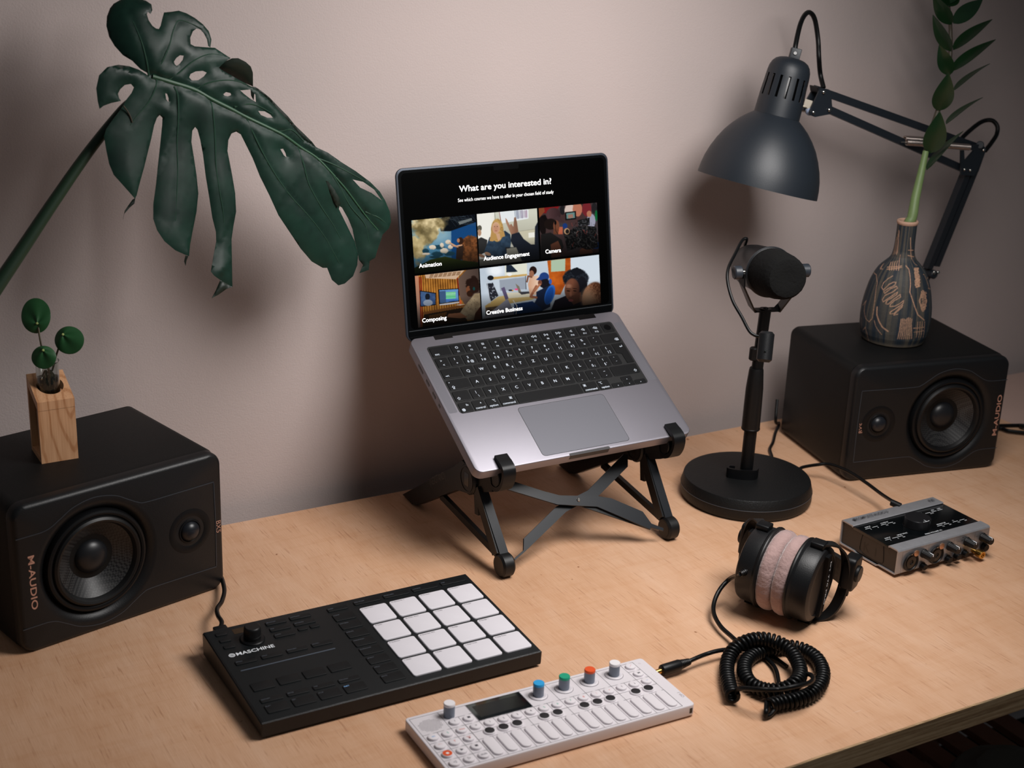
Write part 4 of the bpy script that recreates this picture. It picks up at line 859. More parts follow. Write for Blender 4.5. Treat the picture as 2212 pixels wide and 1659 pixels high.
for x0, x1, y0, y1 in ((.06, .955, .355, .355), (.06, .955, .04, .04), (.96, 1.57, .355, .355), (.96, 1.57, .04, .04)): mb.at(IM).box(x0, x1, -.0192, -.0182, y0-.001, y0+.001)
for x in (.06, .51, .955, 1.33, 1.57): mb.at(IM).box(x-.001, x+.001, -.0192, -.0182, .04, .355)
FT = lambda x, z: IM @ Matrix(((1, 0, 0, x), (0, 0, -1, -.0190), (0, 1, 0, z), (0, 0, 0, 1)))
for tx, x, z in (('INPUT 1', .30, .325), ('INPUT 2', .75, .325), ('MONO', .99, .215), ('VOLUME', 1.01, .28), ('VOLUME', 1.35, .28), ('MON', 1.10, .325)): text(mb, tx, FT(x, z), .03, .002)
mb.obj('etched_print', mat('etched_dark', (56, 58, 62), .5), ifc, smooth=0)
FY = IM @ Matrix.Translation(V((0, -.018, 0))) @ Matrix.Rotation(PI/2, 4, 'X')        # local z out of the front, x right, y up
for x in (.22, .66):
    K = FY @ Matrix.Translation(V((x, .19, 0))); s_ = MB().at(K).lathe([(.125, 0), (.125, .012), (.118, .02), (.105, .02), (.1, .006), (.085, .004)], 48).obj('combo_socket', BLK, ifc)
    MB().at(K).lathe([(.078, -.0), (.078, .012), (.07, .014), (.034, .012), (.032, .002)], 40).obj('socket_core', BLKG, s_)
    MB().at(K).box(-.02, .045, .105, .118, .0, .02).obj('latch_plate', CHROME, s_)
    MB().at(K @ Matrix.Translation(V((.06, .115, .015)))).lathe([(.042, 0), (.042, .012), (.036, .016)], 28).obj('release_tab', mat('copper_tab', (206, 160, 130), .3, .8), s_)
kw = WHITET
for x in (.43, .885, 1.19, 1.475):
    K = FY @ Matrix.Translation(V((x, .262, 0))); n = 48; mb = MB().at(K)
    mb.loft([[((r_+.002*(k % 4 < 2))*math.cos(2*PI*k/n), (r_+.002*(k % 4 < 2))*math.sin(2*PI*k/n), z) for k in range(n)] for r_, z in ((.058, 0), (.058, .01), (.052, .02), (.047, .15), (.042, .158))]); k_ = mb.obj('gain_knob', BLKR, ifc)
    MB().at(K).box(-.006, .006, .02, .0505, .03, .1585).obj('pointer', kw, k_)
for x, z, rr_ in ((.435, .09, .04), (.875, .09, .042), (1.03, .098, .042), (1.17, .105, .038), (1.52, .12, .048)):
    MB().at(FY @ Matrix.Translation(V((x, z, 0)))).lathe([(rr_+.012, 0), (rr_+.012, .01), (rr_, .012), (rr_, .055), (rr_-.006, .062)], 32).obj('push_button' if x < 1.5 else 'headphone_socket', BLKS, ifc)
jk = FY @ Matrix.Translation(V((1.345, .098, 0)))
jj = MB().at(jk).lathe([(.032, -.02), (.032, .05), (.03, .055), (.03, .065), (.052, .068), (.054, .075), (.054, .15), (.048, .158), (.03, .158), (.028, .14)], 40).obj('jack_adapter', BRASS, origin=jk.translation)
top(jj, 'small gold-plated jack adapter plugged into the front of the audio interface', 'adapter')
# cables behind
def cable(name, pts, r, label, cat='cable', n=8, grp=None):
    h = MB().tube(spline(pts, n), r, 10).obj(name, CABLE, origin=V(pts[0])); return top(h, label, cat, grp)
# ------------------------------------------------------------------ microphone stand and microphone
ms = thing('microphone_stand', 'black desktop microphone stand with a heavy round base', 'microphone stand', (8.761, -2.154, 0))
PMB = Matrix.Translation(V((8.761, -2.154, 0)))
bs = MB().at(PMB).lathe([(.86, .0), (.885, .02), (.905, .06), (.905, .17), (.90, .185), (.874, .295), (.866, .306), (.85, .31)], 128).obj('base', mat('cast_base', (13, 14, 15), .5, spec=.35, bump=.35, bscale=500), ms)
MB().at(PMB).lathe([(.908, .166), (.909, .171), (.906, .176)], 128, False, False).obj('base_seam', mat('base_line', (60, 64, 70), .35), bs)
px_, py_ = 8.735, -2.154
pole = MB().cyl((px_, py_, .3), (px_+.01, py_, 1.05), .088, 32).obj('pole', BLKS, ms)
mb = MB(); n = 36
prof = [(.118, 1.0), (.124, 1.03), (.124, 1.06), (.122, 1.35), (.118, 1.6), (.098, 1.86), (.09, 1.89)]
mb.loft([[(px_+.004+(r_-.004*(k % 6 == 0))*math.cos(2*PI*k/n), py_+(r_-.004*(k % 6 == 0))*math.sin(2*PI*k/n), z) for k in range(n)] for r_, z in prof]); mb.obj('grip', BLKR, ms, smooth=50)
MB().at(Matrix.Translation(V((px_+.004, py_, 0)))).lathe([(.121, 1.0), (.128, 1.01), (.128, 1.025), (.124, 1.03)], 36, False, False).obj('grip_ring', BLKS, ms)
MB().cyl((px_+.015, py_, 1.85), (px_+.06, py_, 2.72), .078, 28).obj('upper_tube', BLKS, ms)
# cable clip at the foot of the pole
mb = MB(); cpth = spline([(px_+.11, py_-.11, .38), (px_+.02, py_-.16, .38), (px_-.10, py_-.11, .38), (px_-.20, py_-.02, .38), (px_-.26, py_+.07, .38), (px_-.20, py_+.13, .38), (px_-.13, py_+.09, .38)], 6)
mb.strip(cpth, .07, (0, 0, 1), .03); mb.obj('cable_clip', BLKS, ms)
MB().cyl((px_-.0, py_, .305), (px_, py_, .36), .105, 28).obj('pole_collar', BLKS, ms)
MB().cyl((px_-.09, py_-.02, 2.02), (px_-.085, py_-.02, 2.2), .06, 20, b=.015).obj('clutch_knob', BLKR, ms)

mic = thing('microphone', 'black broadcast microphone with foam windscreen and u-shaped yoke on the desktop stand', 'microphone', (px_+.05, py_, 2.7))
C1 = atd((1664, 588), 19.0); Am = (RC.col[0]*.21-RC.col[1]*.21+RC.col[2]*.955).normalized()
xr = RC.col[0]; zx = Am; X_ = (xr-zx*xr.dot(zx)).normalized(); Y_ = zx.cross(X_)
MM = Matrix(((X_.x, Y_.x, zx.x, C1.x), (X_.y, Y_.y, zx.y, C1.y), (X_.z, Y_.z, zx.z, C1.z), (0, 0, 0, 1)))
bd = MB().at(MM).lathe([(.10, -.92), (.17, -.90), (.235, -.83), (.27, -.72), (.29, -.55), (.30, -.30), (.318, -.05), (.325, -.02), (.325, .0), (.31, .012)], 64).obj('body', BLK, mic)
MB().at(MM).lathe([(.322, -.03), (.332, -.02), (.332, .0), (.322, .01)], 64, False, False).obj('body_ring', mat('ring_sheen', (30, 33, 37), .4), mic)
FO = mat('foam', (16, 16, 16), .95, spec=.15, bump=1.0, bscale=260)
mb = MB().at(MM); n = 96; R = []
for r_, z in ((.305, .0), (.312, .04), (.308, .2), (.298, .36), (.285, .46), (.268, .53), (.24, .57), (.19, .585), (.12, .582), (.05, .576), (.005, .574)):
    R.append([((r_+.004*noise.noise(V((math.cos(2*PI*k/n)*9, math.sin(2*PI*k/n)*9, z*26))))*math.cos(2*PI*k/n), (r_+.004*noise.noise(V((math.cos(2*PI*k/n)*9, math.sin(2*PI*k/n)*9, z*26))))*math.sin(2*PI*k/n), z) for k in range(n)])
mb.loft(R).obj('windscreen', FO, mic)
# yoke: from the side knobs down to the stand
yc = V((px_+.06, py_, 2.70)); kz = -.06
KL = MM @ V((-.35, 0, kz)); KR = MM @ V((.43, 0, kz)); mid = (KL+KR)/2; sx_ = (KR-KL).normalized(); dn = V((0, 0, -1))
ypth = [KL, KL+dn*.16, yc+V((0, 0, .02))-sx_*.19+V((0, 0, .0)), yc-sx_*.15+V((0, 0, 0)), yc+sx_*.15, yc+sx_*.19+V((0, 0, .02)), KR+dn*.16, KR]
fw = sx_.cross(dn).normalized()
mb = MB().strip(ypth, .075, [fw]*len(ypth), .022); mb.obj('yoke', BLKS, mic)
MB().cyl(yc+V((0, 0, .0)), yc+V((0, 0, .035)), .035, 20, b=.008).obj('mount_bolt', BLKS, mic)
for sgn, P in ((-1, KL), (1, KR)):
    k_ = MB().cyl(P+sx_*sgn*.02, P+sx_*sgn*.125, .088, 36, b=.012).obj('tension_knob', mat('knob_anodised', (40, 45, 52), .4), mic)
    MB().cyl(P+sx_*sgn*-.10, P+sx_*sgn*.022, .042, 20).obj('washer', CHROME if sgn < 0 else BLKS, k_)
cp = [MM @ V((-.05, .25, -.80)), atd((1613, 516), 19.55), atd((1603, 520), 19.5), atd((1588, 548), 19.3), atd((1573, 580), 19.1), atd((1572, 610), 19.0), atd((1583, 650), 18.9), atd((1602, 684), 18.8), atd((1618, 714), 18.7), atd((1630, 724), 18.68), atd((1645, 728), 18.66)]
MB().tube(spline(cp, 8), .021, 10).obj('cord', CABLE, mic)
c0 = atd((1650, 782), 18.55); c1 = atd((1657, 716), 18.55)
inl = MB().cyl(c0, c1, .097, 36, b=.03).obj('inline_connector', BLK, mic)
sc_ = atd((1654, 757), 18.44); dd = (CAM-sc_).normalized(); MB().cyl(sc_, sc_+dd*.012, .014, 12).obj('screw', CHROME, inl)

cable('signal_cable', [(9.35, -1.10, .05), (9.60, -1.64, .06), onz((1716, 1016), .10), onz((1735, 1009), .16), onz((1765, 1004), .24), onz((1792, 1003), .28), onz((1830, 1017), .30), onz((1870, 1042), .28), onz((1905, 1068), .25), ony((1936, 1088), -3.9)], .024, 'black printed cable arching from the microphone base to the back of the audio interface')
sp = ony((1936, 1088), -3.9); MB().cyl(sp+V((-.03, .06, .0)), sp+V((.02, -.06, -.02)), .045, 16).obj('plug', BLKS, H(bpy.data.objects['signal_cable'], Matrix.Translation(V((9.35, -1.10, .05)))))
cable('speaker_cable', [SPRM @ V((-.02, 2.1, .5)), SPRM @ V((-.09, 1.95, .2)), onz((1683, 915), .03), onz((1675, 935), .03), onz((1670, 955), .03), onz((1663, 970), .03), onz((1667, 985), .03), (9.84, -1.42, .03)], .024, 'thin black cable hanging down behind the right-hand speaker beside the microphone base')
e1 = [SPRM @ V((2.66, 1.5, .2)), SPRM @ V((2.62, .95, .06)), onz((2150, 926), .05), onz((2180, 931), .05), onz((2215, 935), .05), onz((2260, 938), .05)]
cable('power_cable', e1, .03, 'black cable leaving the right speaker towards the right edge, the nearer of two')
e2 = [onz((2196, 919), .03), onz((2205, 920), .06), onz((2216, 922), .07), onz((2250, 926), .05)]
cable('power_cable', [SPRM @ V((2.62, 1.5, .05))]+e2, .03, 'black cable behind the nearer one at the right edge, crossing onto the pale tabletop')

# ------------------------------------------------------------------ headphones
ha = V((.47, -.883, .0)).normalized(); hup = (V((0, 0, 1))+ha*.05).normalized(); ha = (ha-hup*ha.dot(hup)).normalized(); hh = hup.cross(ha).normalized()
if hh.y < 0: hh = -hh
HC = onz((1696, 1237), .525)
HM = Matrix(((hh.x, hup.x, ha.x, HC.x), (hh.y, hup.y, ha.y, HC.y), (hh.z, hup.z, ha.z, HC.z), (0, 0, 0, 1)))   # x away from camera, y up, z along the cup axis
hp = thing('headphones', 'black closed headphones with pinkish velour ear pads lying on the desk', 'headphones', (7.11, -5.03, 0))
VEL = mat('velour', (170, 142, 138), .9, spec=.2, bump=1.0, bscale=300, var=.22, vscale=55, sheen=.8)
for sg in (1, -1):
    F = HM @ Matrix.Scale(sg, 4, V((0, 0, 1)))
    cup = MB().at(F).lathe([(.475, .175), (.485, .19), (.485, .215), (.47, .23), (.462, .24), (.458, .40), (.44, .435), (.40, .455), (.37, .46), (.365, .45), (.005, .452)], 96).obj('ear_cup', BLK, hp)
    MB().at(F).lathe([(.468, .18), (.490, .183), (.494, .197), (.490, .212), (.470, .215)], 96, False, False).obj('cup_rim', BLKR, cup)
    mb = MB().at(F); n = 120; R = []
    for t in range(15):
        a = PI*t/14; zz = .095-.093*math.cos(a); rr = .385+.098*math.sin(a)**.7
        R.append([((rr+.007*noise.noise(V((math.cos(2*PI*k/n)*5, math.sin(2*PI*k/n)*5, sg*3+zz*9)))+.0022*math.sin(k*2*PI/n*38)*math.sin(a))*math.cos(2*PI*k/n), (rr+.007*noise.noise(V((math.cos(2*PI*k/n)*5, math.sin(2*PI*k/n)*5, sg*3+zz*9)))+.0022*math.sin(k*2*PI/n*38)*math.sin(a))*math.sin(2*PI*k/n), zz) for k in range(n)])
    mb.loft(R).obj('ear_pad', VEL, cup)
    # face bar with lettering
    bar = [(.08*0+x, y) for x, y in ((-.06, -.39), (.05, -.39), (.10, -.2), (.115, 0), (.10, .2), (.05, .39), (-.06, .39), (-.02, .2), (-.005, 0), (-.02, -.2))]
    fb = MB().at(F).prism(bar, .445, .50, .008).obj('face_bar', BLKS, cup)
    if sg > 0:
        mb = MB(); text(mb, 'DT 770 PRO', HM @ Matrix(((0, 1, 0, .035), (-1, 0, 0, .30), (0, 0, 1, .5008), (0, 0, 0, 1))), .05, .003, .56); mb.obj('lettering', WHITET, fb, smooth=0)
    # yoke
    dirv = (V((.30, 0, .26 if sg > 0 else .25))); P = []; ups = []
    for k in range(25):
        a = PI/2-PI*k/24; c = max(0, math.cos(a))**.6
        P.append(F @ V((dirv.x*c, .50*math.sin(a), .36+dirv.z*c))); ups.append((F.to_3x3() @ V((dirv.z, 0, -dirv.x))).normalized())
    yk = MB().strip(P, [.05+.045*math.sin(PI*k/24) for k in range(25)], ups, .022).obj('yoke', mat('yoke_metal', (26, 25, 25), .42, .2), hp)
    for s2 in (1, -1): MB().at(F).rrect(-.07, .09, s2*.49-.035, s2*.49+.035, .26, .42, .02, .012, 3, .01).obj('pivot_block', BLKS, yk)
    # slider block at the apex, headband end
    SBM = F @ Matrix.Translation(V((.36, .10, .66 if sg > 0 else .63)))
    sb_ = MB().at(SBM).rrect(-.13, .13, -.21, .21, -.075, .075, .06, .025, 4, .02).obj('slider', BLKS, hp)
    MB().at(SBM).lathe([(.10, .07), (.10, .10), (.09, .112), (.02, .114)], 32, False, True).obj('slider_badge', BLKR, sb_)
mb = MB(); P = []; ups = []
for k in range(33):
    a = PI*k/32; P.append(HM @ V((.40+.42*math.sin(a), -.10, .62*math.cos(a)))); ups.append(hup)
mb.strip(P, .15, ups, .07); mb.obj('headband', mat('padded_leather', (14, 14, 15), .45, bump=.8, bscale=120), hp, smooth=60)
# cord with strain relief
E0 = atd((1624, 1231), (CAM-HC).dot(RC.col[2])-.42); 
def dep(P): return (CAM-V(P)).dot(RC.col[2])
e0 = HM @ V((-.46, -.05, -.33)); sr = atd((1600, 1240), dep(e0)-.05)
mb = MB(); dv = (sr-e0).normalized(); q0 = atd((1623, 1229), dep(e0)); 
for k in range(7): mb.cyl(q0.lerp(sr, k/7), q0.lerp(sr, (k+.6)/7), .050-.002*k, 14)
mb.cyl(q0, sr, .034, 14); mb.obj('strain_relief', BLKR, hp)
cord = [sr, onz((1577, 1250), .36), onz((1556, 1272), .26), onz((1543, 1300), .17), onz((1542, 1325), .12), onz((1556, 1352), .09), onz((1577, 1372), .09), onz((1597, 1388), .11), onz((1640, 1410), .05), onz((1672, 1440), .05), onz((1681, 1470), .05), onz((1680, 1486), .08)]
crd = MB().tube(spline(cord, 8), .026, 12).obj('cord', CABLE, hp)
# spiral section of the cord
cz = .10
axis = [onz(p, z) for p, z in (((1583, 1505), .11), ((1575, 1480), .10), ((1570, 1452), .10), ((1573, 1425), .12), ((1585, 1403), .17), ((1605, 1389), .22), ((1632, 1381), .24), ((1660, 1382), .24), ((1688, 1392), .23), ((1711, 1410), .2), ((1725, 1435), .18), ((1728, 1458), .17), ((1717, 1476), .18), ((1695, 1488), .15), ((1667, 1492), .12), ((1640, 1487), .10), ((1619, 1474), .10), ((1608, 1452), .10), ((1611, 1431), .10), ((1628, 1414), .10), ((1655, 1404), .10), ((1685, 1398), .09), ((1712, 1398), .09), ((1740, 1406), .09), ((1764, 1423), .09), ((1776, 1446), .09), ((1776, 1468), .09), ((1765, 1488), .09), ((1742, 1504), .09), ((1712, 1513), .09), ((1684, 1518), .09), ((1664, 1524), .09))]
AX = spline(axis, 40); Ls = [0]
for a, b_ in zip(AX, AX[1:]): Ls.append(Ls[-1]+(b_-a).length)
hel = []; t0 = (AX[1]-AX[0]).normalized(); nn = t0.orthogonal().normalized(); ns = int(Ls[-1]/.052*14); j = 0; u = 0
pt = AX[0]
for i in range(ns+1):
    s_ = Ls[-1]*i/ns
    while j < len(Ls)-2 and Ls[j+1] < s_: j += 1
    f = (s_-Ls[j])/(Ls[j+1]-Ls[j]); p = AX[j].lerp(AX[j+1], f); t = (AX[j+1]-AX[j]).normalized(); nn = (nn-t*nn.dot(t)).normalized(); bn = t.cross(nn)
    a = 2*PI*s_/.052; hel.append(p+(nn*math.cos(a)+bn*math.sin(a))*.062)
mb = MB(); mb.tube(hel, .0235, 6); mb.obj('spiral_cord', CABLE, hp, smooth=80)
s2_ = [hel[0], onz((1590, 1492), .16), onz((1605, 1487), .24), onz((1640, 1489), .30), onz((1680, 1489), .32), onz((1720, 1482), .33), onz((1745, 1476), .30), onz((1756, 1468), .27), onz((1753, 1459), .24), onz((1742, 1455), .2)]
MB().tube(spline(s2_, 8), .026, 12).obj('loose_strand', CABLE, hp)
tl = [hel[-1], onz((1655, 1535), .10), onz((1654, 1546), .05), onz((1662, 1545), .04), onz((1672, 1535), .06)]
MB().tube(spline(tl, 6), .026, 12).obj('loose_strand', CABLE, hp)
pc = [onz((1700, 1440), .04), onz((1668, 1418), .04), onz((1630, 1405), .05), onz((1580, 1403), .10), onz((1550, 1406), .13), onz((1520, 1415), .13), onz((1494, 1426), .12), onz((1486, 1430), .11)]
MB().tube(spline(pc, 8), .024, 12).obj('cord_tail', CABLE, hp)
jx = OM @ V((OW, .66, .085)); jd = (onz((1486, 1430), .11)-onz((1430, 1450), .09)).normalized(); j0 = onz((1428, 1449), .09); j1 = onz((1490, 1429), .115)
plg = MB().loft([[j0.lerp(j1, t)+(V((0, 0, 1))*math.sin(2*PI*k/20)+jd.cross(V((0, 0, 1)))*math.cos(2*PI*k/20))*r_ for k in range(20)] for r_, t in ((.05, 0), (.062, .03), (.064, .1), (.062, .62), (.055, .66))]).obj('jack_plug', BLKS, hp)
mb = MB()
for k in range(6): mb.cyl(j0.lerp(j1, .66+k*.055), j0.lerp(j1, .66+k*.055+.035), .054-.003*k, 18)
mb.cyl(j0.lerp(j1, .6), j1, .034, 14); mb.obj('plug_boot', BLKR, plg)
MB().cyl(j0-jd*.07, j0+jd*.01, .03, 16).obj('plug_tip', BRASS, plg)
# ------------------------------------------------------------------ desk lamp
lampb = V((13.75, -.20, 0))
lamp = thing('desk_lamp', 'dark grey swing-arm work lamp reaching in from the right over the microphone', 'lamp', lampb)
AX_ = (RC.col[0]*.245+RC.col[1]*.97+RC.col[2]*.205).normalized(); C0 = atd((1635.5, 401), 20.55)
qx = AX_.orthogonal().normalized(); qy = AX_.cross(qx)
LMx = Matrix(((qx.x, qy.x, AX_.x, C0.x), (qx.y, qy.y, AX_.y, C0.y), (qx.z, qy.z, AX_.z, C0.z), (0, 0, 0, 1)))
ext_ = [(.85, 0), (.848, .03), (.838, .13), (.815, .25), (.775, .38), (.72, .51), (.65, .64), (.57, .75), (.48, .85), (.40, .92), (.34, .965), (.322, .98)]
sh = MB().at(LMx).m(0).lathe([(r_-.012, z) for r_, z in ext_][::-1]+ext_, 128, False, False).obj('shade', STEELB, lamp)
# socket housing with cooling slots
def nr(z): return .318-.012*z if z < .55 else .311*math.sqrt(max(0.0, 1-((z-.55)/.30)**2)) if z > .60 else .311
NS = 16; cols = NS*10; zs = [0, .05, .29, .31, .33, .36, .60, .64, .66, .68, .72]; zz_ = [0, .02, .1, .2, .28, .30, .32, .35, .45, .55, .60, .62, .64]
prof = [(.318, .0), (.316, .1), (.313, .20), (.311, .25), (.310, .28), (.306, .36), (.300, .45), (.298, .52), (.297, .55), (.294, .60), (.285, .66), (.262, .72), (.225, .765), (.17, .795), (.10, .81), (.03, .815)]
mb = MB().at(LMx @ Matrix.Translation(V((0, 0, .975)))); vs = []; fs = []
for r_, z in prof:
    for k in range(cols): a = 2*PI*k/cols; vs.append((r_*math.cos(a), r_*math.sin(a), z))
off_slot = 0
for i in range(len(prof)-1):
    for k in range(cols):
        slot = (k % 10) in (4, 5, 6) and .25 <= prof[i][1] and prof[i+1][1] <= .55
        if slot: continue
        fs.append((i*cols+k, i*cols+(k+1) % cols, (i+1)*cols+(k+1) % cols, (i+1)*cols+k))
mb.add(vs, fs); mb.add([(.03*math.cos(2*PI*k/cols), .03*math.sin(2*PI*k/cols), .815) for k in range(cols)], [tuple(range(cols))])
nk = mb.obj('socket_housing', STEELB, lamp)
MB().at(LMx @ Matrix.Translation(V((0, 0, .975)))).lathe([(.26, .02), (.255, .5), (.23, .66), (.1, .74)], 48, True, True).obj('inner_sleeve', BLKG, nk)
mb = MB().at(LMx @ Matrix.Translation(V((0, 0, .975)))).lathe([(.324, -.012), (.327, -.004), (.322, .006)], 96, False, False); mb.obj('collar_seam', BLKG, nk)
topc = LMx @ V((0, 0, .975+.80))
cb2 = atd((1717, 118), dep(topc)); ux = (RC.col[0]*.97+RC.col[1]*-.24).normalized(); uy = AX_
mb = MB().at(frame(cb2, ux, uy)).rrect(-.07, .07, -.075, .085, -.07, .07, .01, .008, 3, .008); gl = mb.obj('cord_grip', STEELB, lamp)
MB().cyl(cb2+RC.col[2]*.07-ux*.01, cb2+RC.col[2]*.082-ux*.01, .028, 20, b=.005).obj('grub_screw', BLKG, gl)
# head bracket, arms
DY = -.72
PA = ony((1779, 199), DY); PB = ony((1791, 237), DY); PC = ony((1757, 243), DY); EA = ony((2112, 318), DY); EB = ony((2083, 366), DY); EC = ony((2124, 323.5), DY); ED = ony((2095, 367.5), DY); PD = ony((2007, 583), DY+.25)
Y1 = V((0, 1, 0))
def vplate(pxs, y, th, **k):
    P = [ony(p, y) for p in pxs]; return MB().loft([P, [p+Y1*th for p in P]])
hbk = vplate([(1773, 190), (1790, 193), (1795, 199), (1798, 232), (1792, 247), (1761, 253), (1751, 249), (1750, 240)], DY-.11, .025).obj('head_bracket', STEELB, lamp)
vplate([(1761, 184), (1778, 189), (1795, 197), (1798, 232), (1792, 247), (1741, 223), (1740, 222)], DY+.085, .025).obj('bracket_plate', STEELB, hbk)
MB().at(frame(ony((1764, 194), DY), (ony((1779, 199), DY)-ony((1764, 194), DY)), V((-.3, 0, 1)))).rrect(-.06, .075, -.05, .05, -.10, .10, .02, .01, 3, .01).obj('bracket_spacer', BLK, hbk)
for px in ((1778.8, 199), (1790.9, 237.4), (1756.7, 242.8)):
    c = ony(px, DY-.115); MB().cyl(c, c-Y1*.025, .026, 20, b=.008).obj('bolt', CHROME, hbk)
nb = ony((1737, 236), DY); a_ = LMx @ V((0, 0, 1.13)); 
mb = MB(); mb.cyl(nb+(a_-nb).normalized()*.14, nb+(nb-a_).normalized()*.10, .045, 20, b=.01); mb.obj('swivel_pin', CHROME, hbk)
MB().cyl(ony((1748, 246), DY-.05), ony((1751, 232), DY+.0), .062, 24, b=.02).obj('nylon_joint', mat('pale_nylon', (150, 164, 190), .45), hbk)
MB().at(frame(ony((1747, 234), DY), (RC.col[0]*.95-RC.col[1]*.3), AX_)).rrect(-.09, .02, -.02, .11, -.06, .06, .01).obj('joint_clamp', mat('clamp_steel', (150, 142, 130), .35, .8), hbk)
def bar(a, b, w_, th, name, mt=STEELB, ext=0, par=None):
    a = V(a); b = V(b); t = (b-a).normalized(); a = a-t*ext; b = b+t*ext; n = t.cross(Y1).normalized(); R = []
    for p in (a, b): R.append([p+n*w_+Y1*th, p-n*w_+Y1*th, p-n*w_-Y1*th, p+n*w_-Y1*th])
    return MB().loft(R).obj(name, mt, par or lamp)
bar(PA, EA, .052, .05, 'upper_bar'); bar(PB, EB, .052, .05, 'lower_bar')
# elbow: two triangular plates
for y0 in (DY-.11, DY+.08):
    vplate([(2092, 313), (2122, 312), (2131, 322), (2127, 332), (2105, 380), (2076, 378), (2076, 325), (2083, 325), (2084, 348), (2103, 326), (2092, 322)], y0, .028).obj('elbow_plate', STEELB, lamp)
for px in ((2124, 323.5), (2082.8, 365.8), (2095, 367.5)):
    c = ony(px, DY-.115); MB().cyl(c, c-Y1*.022, .022, 18, b=.007).obj('bolt', CHROME, lamp)
MB().cyl(ony((2117, 313), DY-.12), ony((2117, 313), DY+.11), .06, 24, b=.01).obj('elbow_knob', STEELB, lamp)
# springs
for (q0, q1, y) in (((1958, 307), (2094, 318), DY-.13), ((1954, 300), (2080, 308), DY+.10)):
    a = ony(q0, y); b = ony(q1, y); L = (b-a).length; t = (b-a).normalized(); n1 = t.orthogonal().normalized(); n2 = t.cross(n1); N = 64; pts = []
    for k in range(N*10+1): f = k/(N*10); an = 2*PI*k/10; pts.append(a+(b-a)*f+(n1*math.cos(an)+n2*math.sin(an))*.042)
    MB().tube(pts, .0085, 5).obj('spring', mat('spring_steel', (190, 178, 172), .25, .95), lamp, smooth=80)
    MB().cyl(a-t*.10, a+t*.02, .012, 10).obj('spring_hook', CHROME, lamp)
# lower arm: twin channels down to the base pivot
lo0 = ony((2094, 372), DY); lo1 = ony((2011, 578), DY+.25)
bar(lo0+V((-.075, 0, 0)), lo1+V((-.075, 0, 0)), .055, .06, 'lower_arm'); bar(lo0+V((.085, 0, .02)), lo1+V((.085, 0, .02)), .055, .05, 'lower_arm')
bar(ony((2118, 325), DY), lo0+V((.085, 0, .02)), .06, .05, 'lower_arm')
pv = ony((2008, 590), DY+.25)
MB().cyl(pv-Y1*.12, pv+Y1*.12, .07, 24, b=.015).obj('base_pivot', STEELB, lamp)
for dx, dz in ((-.035, .05), (.05, .04)): MB().cyl(pv+V((dx, -.12, dz)), pv+V((dx, -.145, dz)), .028, 16, b=.008).obj('bolt', CHROME, lamp)
basez = V((pv.x-.03, -.2, 0))
MB().cyl(pv+V((-.02, .0, -.02)), V((pv.x-.03, -.2, 1.6)), .055, 20).obj('post', STEELB, lamp); MB().cyl(V((pv.x-.03, -.2, 1.65)), basez+V((0, 0, .05)), .055, 20).obj('post', STEELB, lamp)
MB().at(Matrix.Translation(basez)).rrect(-.22, .22, -.2, .19, 0, .09, .03, .02, 4).obj('clamp', STEELB, lamp)
# mains lead
w1 = [atd((1717, 112), dep(topc)), atd((1719, 95), dep(topc)), atd((1728, 55), dep(topc)+.1), atd((1738, 33), dep(topc)+.25), atd((1749, 27), dep(topc)+.4), atd((1760, 42), dep(topc)+.5), atd((1767, 85), dep(topc)+.6), atd((1769, 125), dep(topc)+.6), atd((1772, 160), dep(PA)+.1), atd((1779, 190), dep(PA)+.05)]
MB().tube(spline(w1, 8), .034, 12).obj('lead', CABLE, lamp)
w2 = [atd((2070, 306), dep(EC)+.1), atd((2095, 282), dep(EC)+.15), atd((2121, 263), dep(EC)+.2), atd((2142, 260), dep(EC)+.2), atd((2154, 272), dep(EC)+.2), atd((2153, 290), dep(EC)+.18), atd((2142, 308), dep(EC)+.1), atd((2128, 326), dep(EC)+.05)]
MB().tube(spline(w2, 8), .034, 12).obj('lead', CABLE, lamp)

# ------------------------------------------------------------------ vase with scratched glaze
VO = V((11.74, -1.598, 1.735)); vase = thing('vase', 'dark slip-glazed bottle vase with scratched copper scribbles on the right speaker', 'vase', VO)
vp = [(.0, .0), (.30, .0), (.42, .004), (.445, .02), (.46, .06), (.488, .13), (.503, .22), (.508, .35), (.506, .45), (.50, .53), (.487, .62), (.468, .72), (.44, .84), (.414, .92), (.38, 1.0), (.34, 1.075), (.295, 1.13), (.245, 1.18), (.20, 1.225), (.168, 1.28), (.15, 1.36), (.142, 1.48), (.14, 1.62), (.1405, 1.735), (.143, 1.75), (.15, 1.758), (.154, 1.775), (.152, 1.792), (.142, 1.802), (.128, 1.802), (.116, 1.79), (.112, 1.76), (.112, 1.60)]
zr = []; 
for i in range(len(vp)-1):
    (r0, z0), (r1, z1) = vp[i], vp[i+1]; n = max(1, int(math.hypot(r1-r0, z1-z0)/.007)); zr += [(r0+(r1-r0)*k/n, z0+(z1-z0)*k/n) for k in range(n)]
zr.append(vp[-1]); NA = 420
R0 = [max(.001, r_) for r_, z in zr]
def vrad(z):
    for (r0, z0), (r1, z1) in zip(vp, vp[1:]):
        if z0 <= z <= z1 and z1 > z0: return r0+(r1-r0)*(z-z0)/(z1-z0)
    return .14
def vhit(px):
    d = ray(px); D = 19.0; 
    for _ in range(400):
        P = CAM+d*D; z = P.z-VO.z; rr = math.hypot(P.x-VO.x, P.y-VO.y)-vrad(min(max(z, .02), 1.75))
        if rr < .002: break
        D += max(.001, rr*.6)
        if D > 26: break
    if rr > .01: return None
    return math.atan2(P.y-VO.y, P.x-VO.x), P.z-VO.z
v7 = lambda x, y: (1830+x*.20503, 440+y*.20503)
